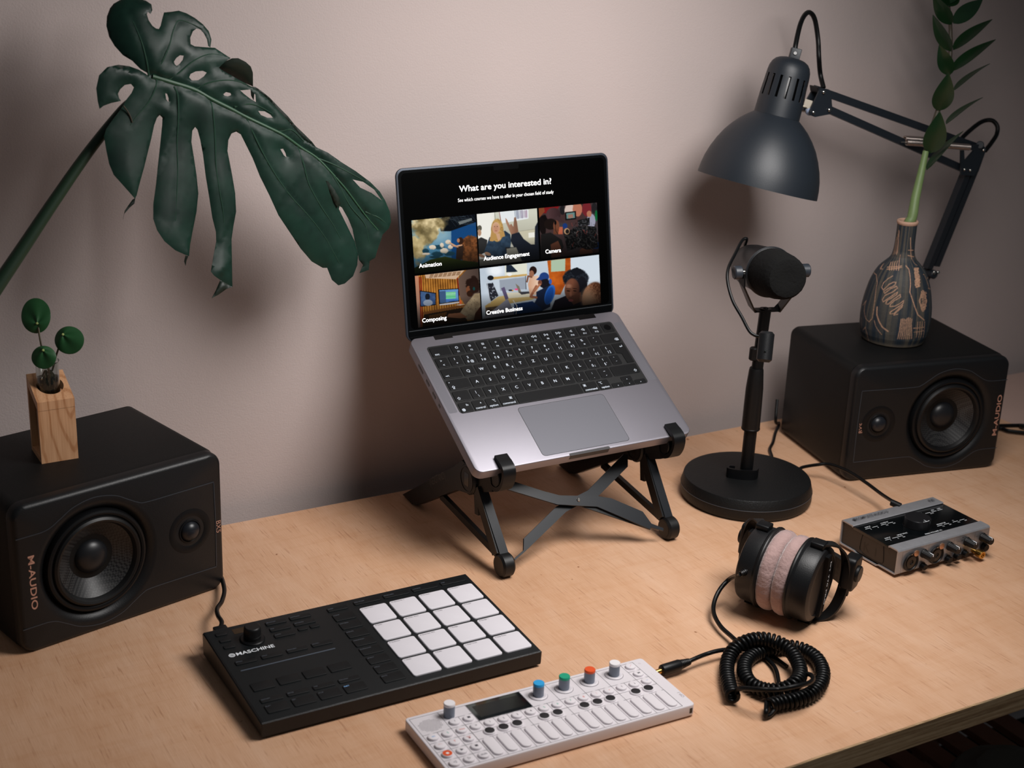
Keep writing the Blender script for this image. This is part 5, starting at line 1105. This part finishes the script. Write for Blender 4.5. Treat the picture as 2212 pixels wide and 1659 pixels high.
A_ = np.array([2*PI*k/NA for k in range(NA)]); Zc = np.array([z for r_, z in zr]); Rr = np.array(R0)
mask = np.zeros((len(zr), NA))
def stroke(pts, wd=.0085, s=1.0, dens=1.0):
    wd *= .72
    H_ = [h_ for h_ in (vhit(v7(*p)) for p in pts) if h_]
    for rep in (0, PI*.93):
        for (a0, z0), (a1, z1) in zip(H_, H_[1:]):
            zlo, zhi = min(z0, z1)-.03, max(z0, z1)+.03; I = np.where((Zc > zlo) & (Zc < zhi) & (Rr > .1))[0]
            if len(I) == 0: continue
            rm = vrad((z0+z1)/2); da = (A_[None, :]-a0-rep+PI) % (2*PI)-PI; ex = (a1-a0+PI) % (2*PI)-PI
            X = da*rm; Zd = Zc[I][:, None]-z0; ux_, uz_ = ex*rm, z1-z0
            if abs(ex) > .8: continue
            L2 = ux_*ux_+uz_*uz_+1e-9
            t = np.clip((X*ux_+Zd*uz_)/L2, 0, 1); dd = np.hypot(X-t*ux_, Zd-t*uz_); mask[I] = np.maximum(mask[I], s*np.clip(1.5-dd/wd, 0, 1))
rs = random.Random(11)
def hatch(p0, p1, q0, q1, n, j=6, wd=.007, s=.9):
    P = []
    for k in range(n):
        f = k/(n-1); a = (p0[0]+(p1[0]-p0[0])*f, p0[1]+(p1[1]-p0[1])*f); b = (q0[0]+(q1[0]-q0[0])*f, q0[1]+(q1[1]-q0[1])*f)
        P += [(a[0]+rs.uniform(-j, j), a[1]+rs.uniform(-j, j)), (b[0]+rs.uniform(-j, j), b[1]+rs.uniform(-j, j))] if k % 2 == 0 else [(b[0]+rs.uniform(-j, j), b[1]+rs.uniform(-j, j)), (a[0]+rs.uniform(-j, j), a[1]+rs.uniform(-j, j))]
    stroke(P, wd, s)
for k in range(4): stroke([(548-k*12, 290+k*30), (540-k*14, 400), (528-k*16, 520+k*6)], .006, .7)
stroke([(545, 280), (540, 400), (520, 535)], .007)
stroke([(668, 360), (672, 470), (680, 580)], .007); stroke([(632, 430), (705, 430)], .006); stroke([(645, 490), (700, 490)], .006); stroke([(640, 545), (705, 560)], .006); stroke([(680, 580), (720, 640), (740, 650)], .005, .6)
for k in range(5): stroke([(462+k*22, 615-k*4), (445+k*24, 700)], .007)
for k in range(3): stroke([(420, 690-k*22), (575, 670-k*14)], .006)
stroke([(385, 630), (350, 690)], .008, .8); stroke([(375, 640), (345, 680), (372, 690)], .006, .7); stroke([(300, 665), (365, 620), (372, 600)], .005, .6); stroke([(560, 540), (545, 610)], .007, .6)
stroke([(250, 730), (280, 718), (308, 750), (318, 830), (300, 930), (290, 1030), (275, 1140), (262, 1210), (230, 1245), (195, 1210), (178, 1130), (185, 1060), (200, 1020), (165, 1070)], .007, .75)
lp = [(478, 762), (430, 790), (385, 830), (362, 880), (380, 910), (440, 850), (490, 825), (515, 830), (500, 860), (430, 895), (385, 925), (395, 945), (460, 895), (520, 870), (530, 890), (480, 930), (400, 965), (370, 1010), (380, 1035), (450, 985), (530, 930), (520, 960), (420, 1020), (405, 1055), (430, 1060), (500, 1000), (560, 955), (562, 985), (500, 1020), (455, 1060), (450, 1085), (500, 1080), (560, 1050), (595, 1020), (590, 1050), (520, 1100), (455, 1140), (450, 1160), (490, 1160), (540, 1110), (585, 1068), (575, 1095), (510, 1150), (490, 1175), (530, 1165)]
stroke(lp, .0075, .85)
stroke([(620, 655), (650, 690), (662, 760), (668, 850), (660, 930), (685, 1000), (710, 1080), (745, 1170), (815, 1230)], .0085)
hatch((712, 680), (722, 880), (748, 680), (772, 870), 22, 6, .008, 1); hatch((715, 690), (745, 880), (745, 700), (765, 860), 14, 8, .007, .8)
for k in range(7): stroke([(800+ (30+k*2)*math.cos(a), 1025+(112-k*12)*math.sin(a)) for a in [2*PI*q/14+.4*k for q in range(15)]], .006, .8)
hatch((780, 930), (800, 1120), (835, 930), (830, 1110), 14, 5, .006, .8)
stroke([(803, 745), (850, 725), (815, 750), (845, 830), (868, 905)], .006, .8); stroke([(855, 890), (880, 900)], .006, .7)
stroke([(315, 1090), (312, 1170), (335, 1240), (370, 1300), (430, 1345)], .012, .9); stroke([(285, 1230), (300, 1290), (330, 1340), (362, 1378)], .006, .8)
for k in range(8): x = 570+k*16; stroke([(x, 1215+rs.uniform(-14, 10)), (x-8, 1270), (x-18+k*2, 1340), (x-38+k*5, 1425)], .008, .9)
for k in range(5): stroke([(745+k*24, 1245), (728+k*24, 1410)], .006) if k < 4 else None
stroke([(700, 1312), (815, 1300)], .006); stroke([(705, 1355), (812, 1335)], .006)
stroke([(150, 1200), (152, 1310)], .006, .6); stroke([(170, 1330), (190, 1300), (210, 1370), (225, 1440)], .007, .7)
# glaze colour
nz_ = np.array([[noise.noise(V((math.cos(a)*9, math.sin(a)*9, z*.9))) for a in A_[::4]] for z in Zc[::3]])
nz_ = np.repeat(np.repeat(nz_, 3, 0)[:len(Zc)], 4, 1)[:, :NA]
fz = np.random.RandomState(2).rand(len(Zc), NA)
streak = np.clip((nz_+.10)*1.5, 0, .8)[..., None]
lin = lambda c: np.array(srgb(c)); colv = lin((38, 47, 56))*(1-streak)+lin((88, 82, 72))*streak; colv = colv*(.86+.28*fz[..., None])
edge = np.clip(1-np.abs(Zc[:, None]-.02)/.06, 0, 1)*.7+np.clip((Zc[:, None]-1.24)/.1, 0, 1)*np.clip((1.36-Zc[:, None])/.1, 0, 1)*.4; colv = colv*(1-edge[..., None])+lin((120, 108, 92))*edge[..., None]
mk = np.clip(mask*(.45+.8*fz), 0, .95)[..., None]; colv = colv*(1-mk)+lin((206, 160, 130))*mk
rim = (Zc > 1.745)[:, None, None]*1.0; colv = colv*(1-rim)+(lin((196, 158, 136))*(.8+.3*fz[..., None]))*rim
mb = MB().at(Matrix.Translation(VO)); vs = [(max(.001, r_)*math.cos(a), max(.001, r_)*math.sin(a), z) for r_, z in zr for a in A_]
fs = [(i*NA+k, i*NA+(k+1) % NA, (i+1)*NA+(k+1) % NA, (i+1)*NA+k) for i in range(len(zr)-1) for k in range(NA)]
mb.add(vs, fs); vb = mb.obj('vase_body', attr_mat('scratched_glaze', .62, spec=.35), vase, smooth=60)
at_ = vb.o.data.color_attributes.new('col', 'FLOAT_COLOR', 'POINT'); cc_ = np.ones((len(vs), 4), np.float32); cc_[:, :3] = colv.reshape(-1, 3); at_.data.foreach_set('color', cc_.ravel())

# ------------------------------------------------------------------ glossy-leaved branch
D0 = dep(VO+V((0, 0, 1.8)))
br = thing('zamioculcas_branch', 'tall branch of glossy dark green leaves standing in the scratched vase', 'plant', VO+V((0, 0, 1.7)))
LEAF = mat('glossy_leaf', (22, 50, 26), .3, spec=.5, var=.25, vscale=60); STEMG = mat('pale_green_stem', (112, 134, 84), .5, var=.25, vscale=50); STEMD = mat('brown_stem', (70, 62, 48), .5)
sp_ = [VO+V((0, 0, .5)), VO+V((.0, 0, 1.62)), atd((1970, 470), D0), atd((1977, 430), D0), atd((1986, 390), D0), atd((1996, 345), D0), atd((2004, 310), D0+.02), atd((2014, 275), D0+.02), atd((2024, 245), D0+.03), atd((2037, 205), D0+.05), atd((2048, 160), D0+.05), atd((2053, 110), D0+.05), atd((2053, 60), D0+.05), atd((2049, 15), D0+.05), atd((2045, -50), D0+.05)]
SPL = spline(sp_, 6); n_ = len(SPL)
MB().tube(SPL[:34], .06, 16, True, [.072-.030*max(0, (i-14)/20) for i in range(34)]).obj('stem', STEMG, br)
MB().tube(SPL[33:], .03, 12, True, [.04-.016*i/(n_-33) for i in range(n_-33)]).obj('stem', STEMD, br)
for t in (4.0,): pass
def leaf(base, tip, wpx, dz=0, sidew=1.0, camt=0.0, m=LEAF, d0=D0, curve=.05, par=br, pw=.9, nm='leaf', tilt=0.0):
    """pointed oval leaf: base and tip placed, wpx the seen width; tilt turns it about its axis"""
    B_ = atd(base, d0); T_ = atd(tip, d0+dz); ax = T_-B_; L = ax.length; ax.normalize(); tc = RC.col[2]; sd = ax.cross(tc).normalized(); wd = wpx/FP*d0/2/max(.25, math.cos(tilt)); nn_ = sd.cross(ax).normalized()
    sd2 = sd*math.cos(tilt)+nn_*math.sin(tilt); nn2 = sd2.cross(ax).normalized()
    if nn2.dot(tc) < 0: nn2 = -nn2
    mb = MB(); NU, NV = 16, 4; top_ = []; 
    for i in range(NU+1):
        u = i/NU; w_ = wd*(math.sin(PI*min(1, u**.72))**pw)*(1-.0*u)+.002; row = []
        for j in range(-NV, NV+1):
            v_ = j/NV; row.append(B_+ax*L*u+sd2*w_*v_+nn2*(curve*abs(v_)**1.5*w_*3+curve*L*math.sin(PI*u)*.6-.5*curve*L*u*u))
        top_.append(row)
    n2 = 2*NV+1
    rings = [r_+[p-nn2*.006 for p in r_[::-1]] for r_ in top_]; mb.loft(rings)
    return mb.obj(nm, m, par, smooth=50)
g2 = lambda x, y: (1960+x*.1808, y*.1808)
for b_, t_, wpx, dz, tl in ((g2(550, 278), g2(905, -15), 34, .15, .2), (g2(548, 596), g2(1012, 215), 22, .15, .9), (g2(530, 850), g2(1052, 455), 22, .15, .9), (g2(560, 1075), g2(980, 745), 9, .2, 1.3), (g2(462, 1480), g2(895, 1148), 9, .2, 1.3),
                            ((2001.5, 367), (2079, 280.5), 11, .2, 1.25), (g2(530, 290), g2(305, -60), 22, -.1, .9), (g2(522, 610), g2(298, 183), 18, -.1, 1.0), (g2(510, 895), g2(380, 540), 29, -.25, .5),
                            (g2(375, 1325), g2(495, 878), 45, -.4, 0), ((2010, 331), (2031, 242), 48, -.4, 0), (g2(490, 72), g2(620, -60), 24, .1, .4), (g2(482, 70), g2(370, -60), 18, -.1, .7), ((2047, 8), (2090, -50), 26, .1, .3), ((2047, -10), (2010, -80), 22, -.1, .5)):
    leaf(b_, t_, wpx, dz, tilt=tl)

# ------------------------------------------------------------------ wooden block with glass tube and cutting
BO = V((-.477, -1.155, 1.735)); bw_, bd_, hf, hb_ = .404, .472, .722, .903
BMX = Matrix.Translation(BO) @ Matrix.Rotation(.005, 4, 'Z'); OAK = block_wood()
blk = thing('wooden_tube_holder', 'light oak block frame with a round hole, standing on the left speaker', 'plant holder', BO)
MB().at(BMX).box(0, bw_, 0, .05, 0, hf-.10).obj('front_panel', OAK, blk); MB().at(BMX).box(0, bw_, bd_-.05, bd_, 0, hb_-.11).obj('back_panel', OAK, blk); MB().at(BMX).box(0, bw_, .05, bd_-.05, 0, .06).obj('bottom_panel', OAK, blk)
zt = lambda y, d=0: hf+(hb_-hf)*y/bd_-d
hc = (.205, .25); hr = .145; mb = MB().at(BMX); n = 64
def sqp(a):
    ca, sa = math.cos(a), math.sin(a); t = min(((bw_-hc[0])/ca if ca > 1e-9 else -hc[0]/ca if ca < -1e-9 else 9), ((bd_-hc[1])/sa if sa > 1e-9 else -hc[1]/sa if sa < -1e-9 else 9)); return hc[0]+ca*t, hc[1]+sa*t
an = sorted([2*PI*k/n for k in range(n)]+[math.atan2(y-hc[1], x-hc[0]) % (2*PI) for x in (0, bw_) for y in (0, bd_)])
ot = [sqp(a) for a in an]; it = [(hc[0]+hr*math.cos(a), hc[1]+hr*math.sin(a)) for a in an]
mb.loft([[(x, y, zt(y, .105)) for x, y in it], [(x, y, zt(y, .105)) for x, y in ot], [(x, y, zt(y)) for x, y in ot], [(x, y, zt(y)) for x, y in it], [(x, y, zt(y, .105)) for x, y in it]], False, False)
mb.obj('top_panel', OAK, blk, smooth=0)
GL = mat('clear_glass', (236, 240, 238), .02, trans=1.0)
tb = BMX @ V((hc[0]-.012, hc[1]+.02, 0)); TBM = Matrix.Translation(tb); tz = 1.10
gl = MB().at(TBM).lathe([(.005, .064), (.07, .075), (.11, .12), (.125, .18), (.125, tz-.02), (.133, tz), (.128, tz+.004), (.115, tz-.01), (.115, .19), (.10, .135), (.06, .09), (.005, .08)], 48, True, True).obj('glass_tube', GL, origin=tb+V((0, 0, .064)))
top(gl, 'slim glass tube with roots inside, set into the hole of the oak block', 'glass tube')
MB().at(TBM).lathe([(.005, .085), (.06, .095), (.098, .14), (.112, .2), (.112, .93), (.005, .932)], 40).obj('water', mat('water', (206, 214, 200), .0, trans=1.0), H(gl.o, Matrix.Translation(tb+V((0, 0, .064)))))
pil = thing('pilea_cutting', 'pilea cutting with three round green leaves rooting in the glass tube', 'plant', tb+V((0, 0, .2)))
rr_ = random.Random(5); mb = MB()
for k in range(26):
    a = rr_.uniform(0, 6.28); P = [V((.03*math.cos(a), .03*math.sin(a), 1.0))]
    for q in range(7): P.append(V((max(-.075, min(.075, P[-1].x+rr_.uniform(-.06, .06))), max(-.075, min(.075, P[-1].y+rr_.uniform(-.06, .06))), P[-1].z-rr_.uniform(.05, .13))))
    mb.at(TBM).tube(spline(P, 3), .0075, 5)
rt = mb.obj('roots', mat('roots', (84, 74, 44), .7), pil); rt.o['kind'] = 'stuff'
dP = dep(tb+V((0, 0, 1.1))); PL = mat('pilea_leaf', (38, 84, 46), .42, spec=.45, var=.2, vscale=50); PST = mat('pilea_stem', (70, 58, 34), .5)
for c_, dt_, rx_, ry_, dd_, nrm_, st_ in (((76.2, 681), (80.7, 699), 32, 38, .05, (-.15, -.55, .45), [(107, 800), (94, 765), (87, 735), (82, 700)]), ((149.5, 733.5), (136, 723), 32, 30, -.10, (.25, -.6, .65), [(112, 800), (120, 772), (128, 748), (136, 723)]), ((94, 771), (93.5, 757), 27, 25, -.20, (.1, -.6, .5), [(107, 805), (101, 785), (96, 770), (93.5, 757)])):
    C_ = atd(c_, dP+dd_); N_ = V(nrm_).normalized(); N_ = (N_*.5+RC.col[2]*.9).normalized(); R_ = []; dc = atd(dt_, dP+dd_)
    mb = MB(); n = 48
    for t in (0, .02, .15, .35, .55, .75, .9, .97, 1.0):
        row = []
        for k in range(n):
            a = 2*PI*k/n; e = atd((c_[0]+rx_*math.cos(a), c_[1]+ry_*math.sin(a)), dP+dd_); p = dc.lerp(e, t)
            row.append(p-N_*(.035*t*t-.006)-V((0, 0, 0))+N_*.006*math.sin(a*3+t))
        R_.append(row)
    mb.loft([[p for p in r_] for r_ in R_]+[[p-N_*.008 for p in r_] for r_ in R_[::-1]]); lf = mb.obj('leaf', PL, pil, smooth=70)
    MB().cyl(dc+N_*.006, dc+N_*.022, .014, 12, b=.005).obj('leaf_eye', mat('leaf_eye', (168, 180, 110), .5), lf)
    MB().tube(spline([atd(q, dP+dd_*k/3+.01) for k, q in enumerate(st_[:-1])]+[dc-N_*.02], 5), .011, 8).obj('stem', PST, pil)

# ------------------------------------------------------------------ monstera leaf
k1 = .39773; g1 = lambda x, y: (180+x*k1, y*k1)
out = [(355,415),(345,395),(310,375),(265,330),(215,300),(170,250),(140,200),(125,140),(128,90),(145,45),(165,20),(200,0),(240,-14),(290,-10),(340,4),(370,24),(375,55),(365,76),(350,64),(345,78),(355,110),(375,140),(395,155),(410,158),(420,140),(428,105),(438,68),(480,64),(518,58),(560,72),(605,97),(650,132),(682,170),(696,215),(690,258),(678,250),(672,215),(655,182),(635,160),(615,155),(595,170),(581,205),(583,240),(605,252),(650,256),(715,260),(760,290),(800,316),(770,335),(735,368),(760,385),(830,425),(880,452),(925,478),(960,500),(1010,545),(1060,600),(1120,665),(1160,715),(1200,760),(1265,800),(1330,830),(1400,880),(1480,930),(1560,990),(1610,1040),(1640,1090),(1665,1150),(1672,1205),(1660,1240),(1625,1275),(1615,1310),(1600,1350),(1585,1400),(1555,1418),(1550,1466),(1500,1484),(1512,1455),(1520,1440),(1497,1412),(1490,1370),(1475,1310),(1462,1245),(1440,1190),(1405,1128),(1392,1120),(1388,1135),(1420,1200),(1450,1262),(1474,1310),(1492,1380),(1488,1440),(1465,1500),(1420,1540),(1385,1550),(1350,1520),(1325,1455),(1300,1455),(1240,1420),(1180,1350),(1120,1260),(1060,1170),(1010,1060),(960,960),(920,860),(880,780),(855,730),(830,715),(805,725),(788,760),(783,820),(795,880),(810,960),(825,1050),(830,1150),(815,1230),(805,1300),(808,1450),(810,1558),(745,1522),(710,1497),(693,1475),(705,1400),(722,1310),(720,1260),(700,1180),(685,1080),(665,960),(650,840),(635,760),(620,705),(607,690),(592,710),(587,770),(600,850),(615,950),(625,1050),(615,1150),(595,1250),(580,1330),(574,1392),(545,1380),(500,1360),(440,1310),(400,1250),(380,1190),(380,1110),(395,1000),(405,900),(418,780),(428,680),(430,640),(415,625),(400,640),(385,680),(370,750),(350,830),(330,910),(305,1000),(290,1060),(281,1080),(250,1045),(210,1000),(165,950),(140,890),(125,820),(112,740),(125,700),(160,650),(195,605),(215,575),(235,540),(262,505),(275,475),(258,456),(225,462),(200,485),(188,510),(195,535),(205,548),(150,560),(110,575),(88,592),(78,550),(70,480),(85,410),(130,365),(190,352),(250,360),(300,378),(340,402)]
holes = [[(497,350),(492,335),(505,315),(525,300),(545,303),(540,325),(522,348),(508,358)], [(575,420),(582,402),(610,388),(650,385),(670,395),(655,415),(625,436),(590,438)], [(760,512),(775,500),(800,506),(803,517),(785,524),(768,520)],
         [(950,602),(985,605),(1015,622),(1030,640),(1000,640),(965,625)], [(445,507),(455,510),(463,535),(463,555),(450,540)], [(1070,810),(1085,808),(1098,832),(1104,856),(1090,845)], [(1463,975),(1520,988),(1580,1030),(1622,1090),(1565,1048),(1505,1020)], [(852,491),(905,486),(935,515),(938,555),(905,535),(875,512)]]
def dense(P, s=16):
    o = []
    for a, b_ in zip(P, P[1:]+P[:1]):
        n = max(1, int(math.hypot(b_[0]-a[0], b_[1]-a[1])/s)); o += [(a[0]+(b_[0]-a[0])*k/n, a[1]+(b_[1]-a[1])*k/n) for k in range(n)]
    return o
def smooth_(P, n=4): 
    Q = [V((p[0], p[1], 0)) for p in P]; o = []
    N = len(Q)
    for i in range(N):
        a, b_, c, d = Q[i-1], Q[i], Q[(i+1) % N], Q[(i+2) % N]
        if (c-b_).length < 22: o.append((b_.x, b_.y)); continue
        for k in range(3): t = k/3; q = .5*((2*b_)+(c-a)*t*.8+(2*a-5*b_+4*c-d)*t*t*.8+(0.4*b_)*t*t*1.0-(0.4*c)*t*t+(3*b_-a-3*c+d)*t**3*.8-(.4*b_-.4*c)*t**3*1.0) if False else b_.lerp(c, t); o.append((q.x, q.y))
    return o
OUT = dense(out); HOL = [dense(h_, 10) for h_ in holes]; npx = np.array(OUT+[p for h_ in HOL for p in h_])
def inside(x, y, P):
    c = False; j = len(P)-1
    for i in range(len(P)):
        if (P[i][1] > y) != (P[j][1] > y) and x < (P[j][0]-P[i][0])*(y-P[i][1])/(P[j][1]-P[i][1])+P[i][0]: c = not c
        j = i
    return c
PTS = []; rj = random.Random(1)
for x in range(70, 1680, 17):
    for y in range(-14, 1556, 17):
        q = (x+rj.uniform(-3, 3), y+rj.uniform(-3, 3))
        if inside(q[0], q[1], out) and not any(inside(q[0], q[1], h_) for h_ in holes):
            if np.min(np.hypot(npx[:, 0]-q[0], npx[:, 1]-q[1])) > 7: PTS.append(q)
allp = OUT[:]; edges = [(i, (i+1) % len(OUT)) for i in range(len(OUT))]
for h_ in HOL: o0 = len(allp); allp += h_; edges += [(o0+i, o0+(i+1) % len(h_)) for i in range(len(h_))]
allp += PTS
cv, ce, cf, *_ = delaunay_2d_cdt([V((p[0], p[1])) for p in allp], edges, [], 0, 1e-4)
tri = []
for f in cf:
    cx = sum(cv[i].x for i in f)/len(f); cy = sum(cv[i].y for i in f)/len(f)
    if inside(cx, cy, out) and not any(inside(cx, cy, h_) for h_ in holes): tri.append(tuple(f))
mid = [(375, 415), (460, 440), (600, 485), (700, 540), (800, 590), (885, 635), (1000, 690), (1090, 735), (1180, 800), (1265, 855), (1340, 930), (1420, 1020), (1480, 1100), (1540, 1180), (1600, 1250)]
veins = [[(355, 412), (345, 340), (320, 240), (285, 150), (245, 60)], [(385, 412), (430, 330), (465, 250), (490, 160), (520, 110), (590, 130), (650, 160)], [(460, 435), (520, 395), (600, 330), (680, 295), (760, 300)], [(605, 485), (680, 450), (760, 436), (830, 440), (900, 465)], [(820, 580), (900, 565), (960, 580), (1030, 620)], [(400, 420), (390, 480), (350, 560), (290, 630), (255, 680)],
         [(492, 470), (512, 520), (515, 640), (508, 780), (512, 900), (508, 1050), (500, 1200)], [(690, 550), (705, 620), (715, 760), (720, 900), (740, 1040), (760, 1160), (768, 1280)], [(885, 640), (930, 740), (985, 850), (1050, 960), (1130, 1070), (1230, 1180), (1320, 1300), (1390, 1430)], [(1160, 790), (1195, 890), (1225, 1000), (1290, 1120), (1350, 1210), (1400, 1300)], [(1270, 860), (1350, 890), (1450, 940), (1530, 985)], [(1340, 930), (1390, 1010), (1450, 1120), (1530, 1220), (1555, 1330)], [(1060, 715), (1130, 705), (1200, 770)], [(1530, 1150), (1600, 1180), (1640, 1210)]]
def segd(x, y, P):
    b_ = 1e9; s_ = 0; acc = 0; side = 0
    for (x0, y0), (x1, y1) in zip(P, P[1:]):
        L = math.hypot(x1-x0, y1-y0); t = max(0, min(1, ((x-x0)*(x1-x0)+(y-y0)*(y1-y0))/(L*L))); d = math.hypot(x-x0-t*(x1-x0), y-y0-t*(y1-y0))
        if d < b_: b_ = d; s_ = acc+t*L; side = (x1-x0)*(y-y0)-(y1-y0)*(x-x0)
        acc += L
    return b_, s_, side
YL0, YL1 = -1.05, -.85
def lift(x, y):
    """depth towards the wall (world y) of the blade at a traced point"""
    d, s_, sd = segd(x, y, mid); dv = min(segd(x, y, v_)[0] for v_ in veins)
    e = float(np.min(np.hypot(npx[:, 0]-x, npx[:, 1]-y)))
    yy = YL0+(YL1-YL0)*s_/1500
    yy += -.00000055*d*d if sd > 0 else .0000014*d*d              # both halves droop back from the midrib
    if sd > 0: yy -= .05*math.sin(min(1, d/700)*PI)                      # the hanging fingers belly out first
    yy += .03*math.exp(-(d/22)**2)+.010*math.exp(-(dv/16)**2)          # creases along the ribs
    yy += -.045*(1-math.exp(-e/60))+.03*noise.noise(V((x/260, y/330, 0)))
    return yy
LB_ = mat('monstera_blade', (18, 50, 38), .42, spec=.3); nt = LB_.node_tree; _, Lk, b0 = nodes(LB_)
tn = noisen(nt, mapping(nt, (1, 1, 1)), 26, 4, .6); Lk.new(ramp(nt, tn, [(0.3, srgb((12, 35, 28))), (0.7, srgb((22, 52, 41)))]), b0.inputs['Base Color'])
Lk.new(ramp(nt, noisen(nt, mapping(nt, (1, 1, 1)), 14, 3, .5), [(0.3, (.38, .38, .38)), (0.7, (.52, .52, .52))]), b0.inputs['Roughness'])
PV = mat('monstera_rib', (40, 80, 54), .5)
vl = [(p.x, p.y) for p in cv]; VY = [lift(*p) for p in vl]; P3 = [ony(g1(*p), y) for p, y in zip(vl, VY)]
lfc = onz; org = ony(g1(375, 415), YL0)
mon = thing('monstera_leaf', 'large dark green split monstera leaf leaning in from the upper left', 'leaf', org)
mb = MB(); nP = len(P3); back = [p+V((.002, .008, 0)) for p in P3]
ed = {}
for t in tri:
    for a, b_ in ((t[0], t[1]), (t[1], t[2]), (t[2], t[0])): ed[(a, b_)] = ed.get((a, b_), 0)+1
fs = [t for t in tri]+[tuple(nP+i for i in t[::-1]) for t in tri]+[(b_, a, nP+a, nP+b_) for (a, b_) in ed if (b_, a) not in ed]
mb.add(P3+back, fs); blade = mb.obj('blade', LB_, mon, smooth=60)
mt_ = spline([ony(g1(*p), lift(*p)-.005) for p in mid], 6); MB().tube(mt_, .02, 8, True, [.026-.019*i/len(mt_) for i in range(len(mt_))]).obj('midrib', PV, blade)
for v_ in veins:
    q = spline([ony(g1(*p), lift(*p)-.001) for p in v_], 5); MB().tube(q, .01, 6, True, [.0115-.0085*i/len(q) for i in range(len(q))]).obj('vein', mat('monstera_vein', (34, 66, 50), .5), blade)
# curled-back edges and tips: strips lying behind or at the ends of the blade
UND = mat('leaf_underside', (16, 30, 20), .5)
def flap(pts, dy0, dy1, name='curled_edge', m=UND):
    P = dense(pts, 14); ip = []
    for x in range(int(min(p[0] for p in pts)), int(max(p[0] for p in pts)), 15):
        for y in range(int(min(p[1] for p in pts)), int(max(p[1] for p in pts)), 15):
            if inside(x, y, pts) and min(math.hypot(x-a, y-b_) for a, b_ in P) > 6: ip.append((x, y))
    al = P+ip; c2, _, f2, *_ = delaunay_2d_cdt([V(p) for p in al], [(i, (i+1) % len(P)) for i in range(len(P))], [], 1, 1e-4)
    ys = [p.y for p in c2]; y0, y1 = min(ys), max(ys); Q = []
    for p in c2:
        e = min(math.hypot(p.x-a, p.y-b_) for a, b_ in P); f = (p.y-y0)/(y1-y0+1e-6); d, s_, sd = segd(p.x, p.y, mid)
        Q.append(ony(g1(p.x, p.y), YL0+(YL1-YL0)*s_/1500+dy0+(dy1-dy0)*f-.03*min(1, e/30)))
    n = len(Q); E = {}
    for t in f2:
        for a, b_ in zip(t, t[1:]+t[:1]): E[(a, b_)] = 1
    mb = MB(); mb.add(Q+[p+V((0, .008, 0)) for p in Q], [tuple(t) for t in f2]+[tuple(n+i for i in t[::-1]) for t in f2]+[(b_, a, n+a, n+b_) for (a, b_) in E if (b_, a) not in E]); return mb.obj(name, m, blade, smooth=60)
flap([(735, 368), (770, 335), (808, 317), (842, 316), (882, 336), (910, 362), (921, 395), (922, 470), (880, 452), (830, 425), (760, 387)], .10, .28)
flap([(908, 470), (935, 472), (965, 492), (1012, 530), (1062, 582), (1112, 632), (1150, 680), (1200, 728), (1242, 770), (1266, 802), (1210, 772), (1160, 735), (1128, 672), (1078, 655), (1045, 618), (1015, 556), (985, 525), (945, 490), (930, 500), (925, 545), (912, 520)], .12, .2)
flap([(745, 1520), (812, 1558), (780, 1568), (735, 1600), (698, 1620), (722, 1575)], .03, -.04)
flap([(1325, 1455), (1350, 1442), (1385, 1438), (1412, 1444), (1412, 1472), (1395, 1500), (1375, 1525), (1345, 1505)], -.07, -.02)
flap([(283, 1075), (278, 1105), (250, 1130), (222, 1162), (216, 1192), (226, 1145), (246, 1115), (268, 1085)], 0, -.03)
flap([(556, 1388), (570, 1392), (560, 1418), (556, 1444), (548, 1420)], 0, 0)
flap([(1318, 982), (1330, 985), (1365, 1030), (1390, 1075), (1398, 1108), (1385, 1128), (1362, 1100), (1335, 1040)], -.06, -.06)
# petiole
pt_ = [ony(g1(372, 418), YL0+.02), ony(g1(330, 470), YL0+.07), ony(g1(270, 540), YL0+.09), ony(g1(200, 610), YL0+.09), ony((190, 330), YL0+.06), ony((120, 430), YL0), ony((50, 535), YL0-.08), ony((-40, 670), YL0-.2), ony((-140, 830), YL0-.3), ony((-240, 1010), YL0-.4)]
q = spline(pt_, 8); MB().tube(q, .06, 16, True, [.028+.05*min(1, i/(len(q)*.75)) for i in range(len(q))]).obj('petiole', mat('petiole', (30, 52, 34), .45, var=.2, vscale=30), mon)
q2 = spline([ony(g1(*p), YL0-.12) for p in ((218, 575), (240, 605), (256, 635), (266, 665))], 4); MB().tube(q2, .008, 6).obj('tear_mark', mat('dry_tear', (60, 52, 40), .7), blade)
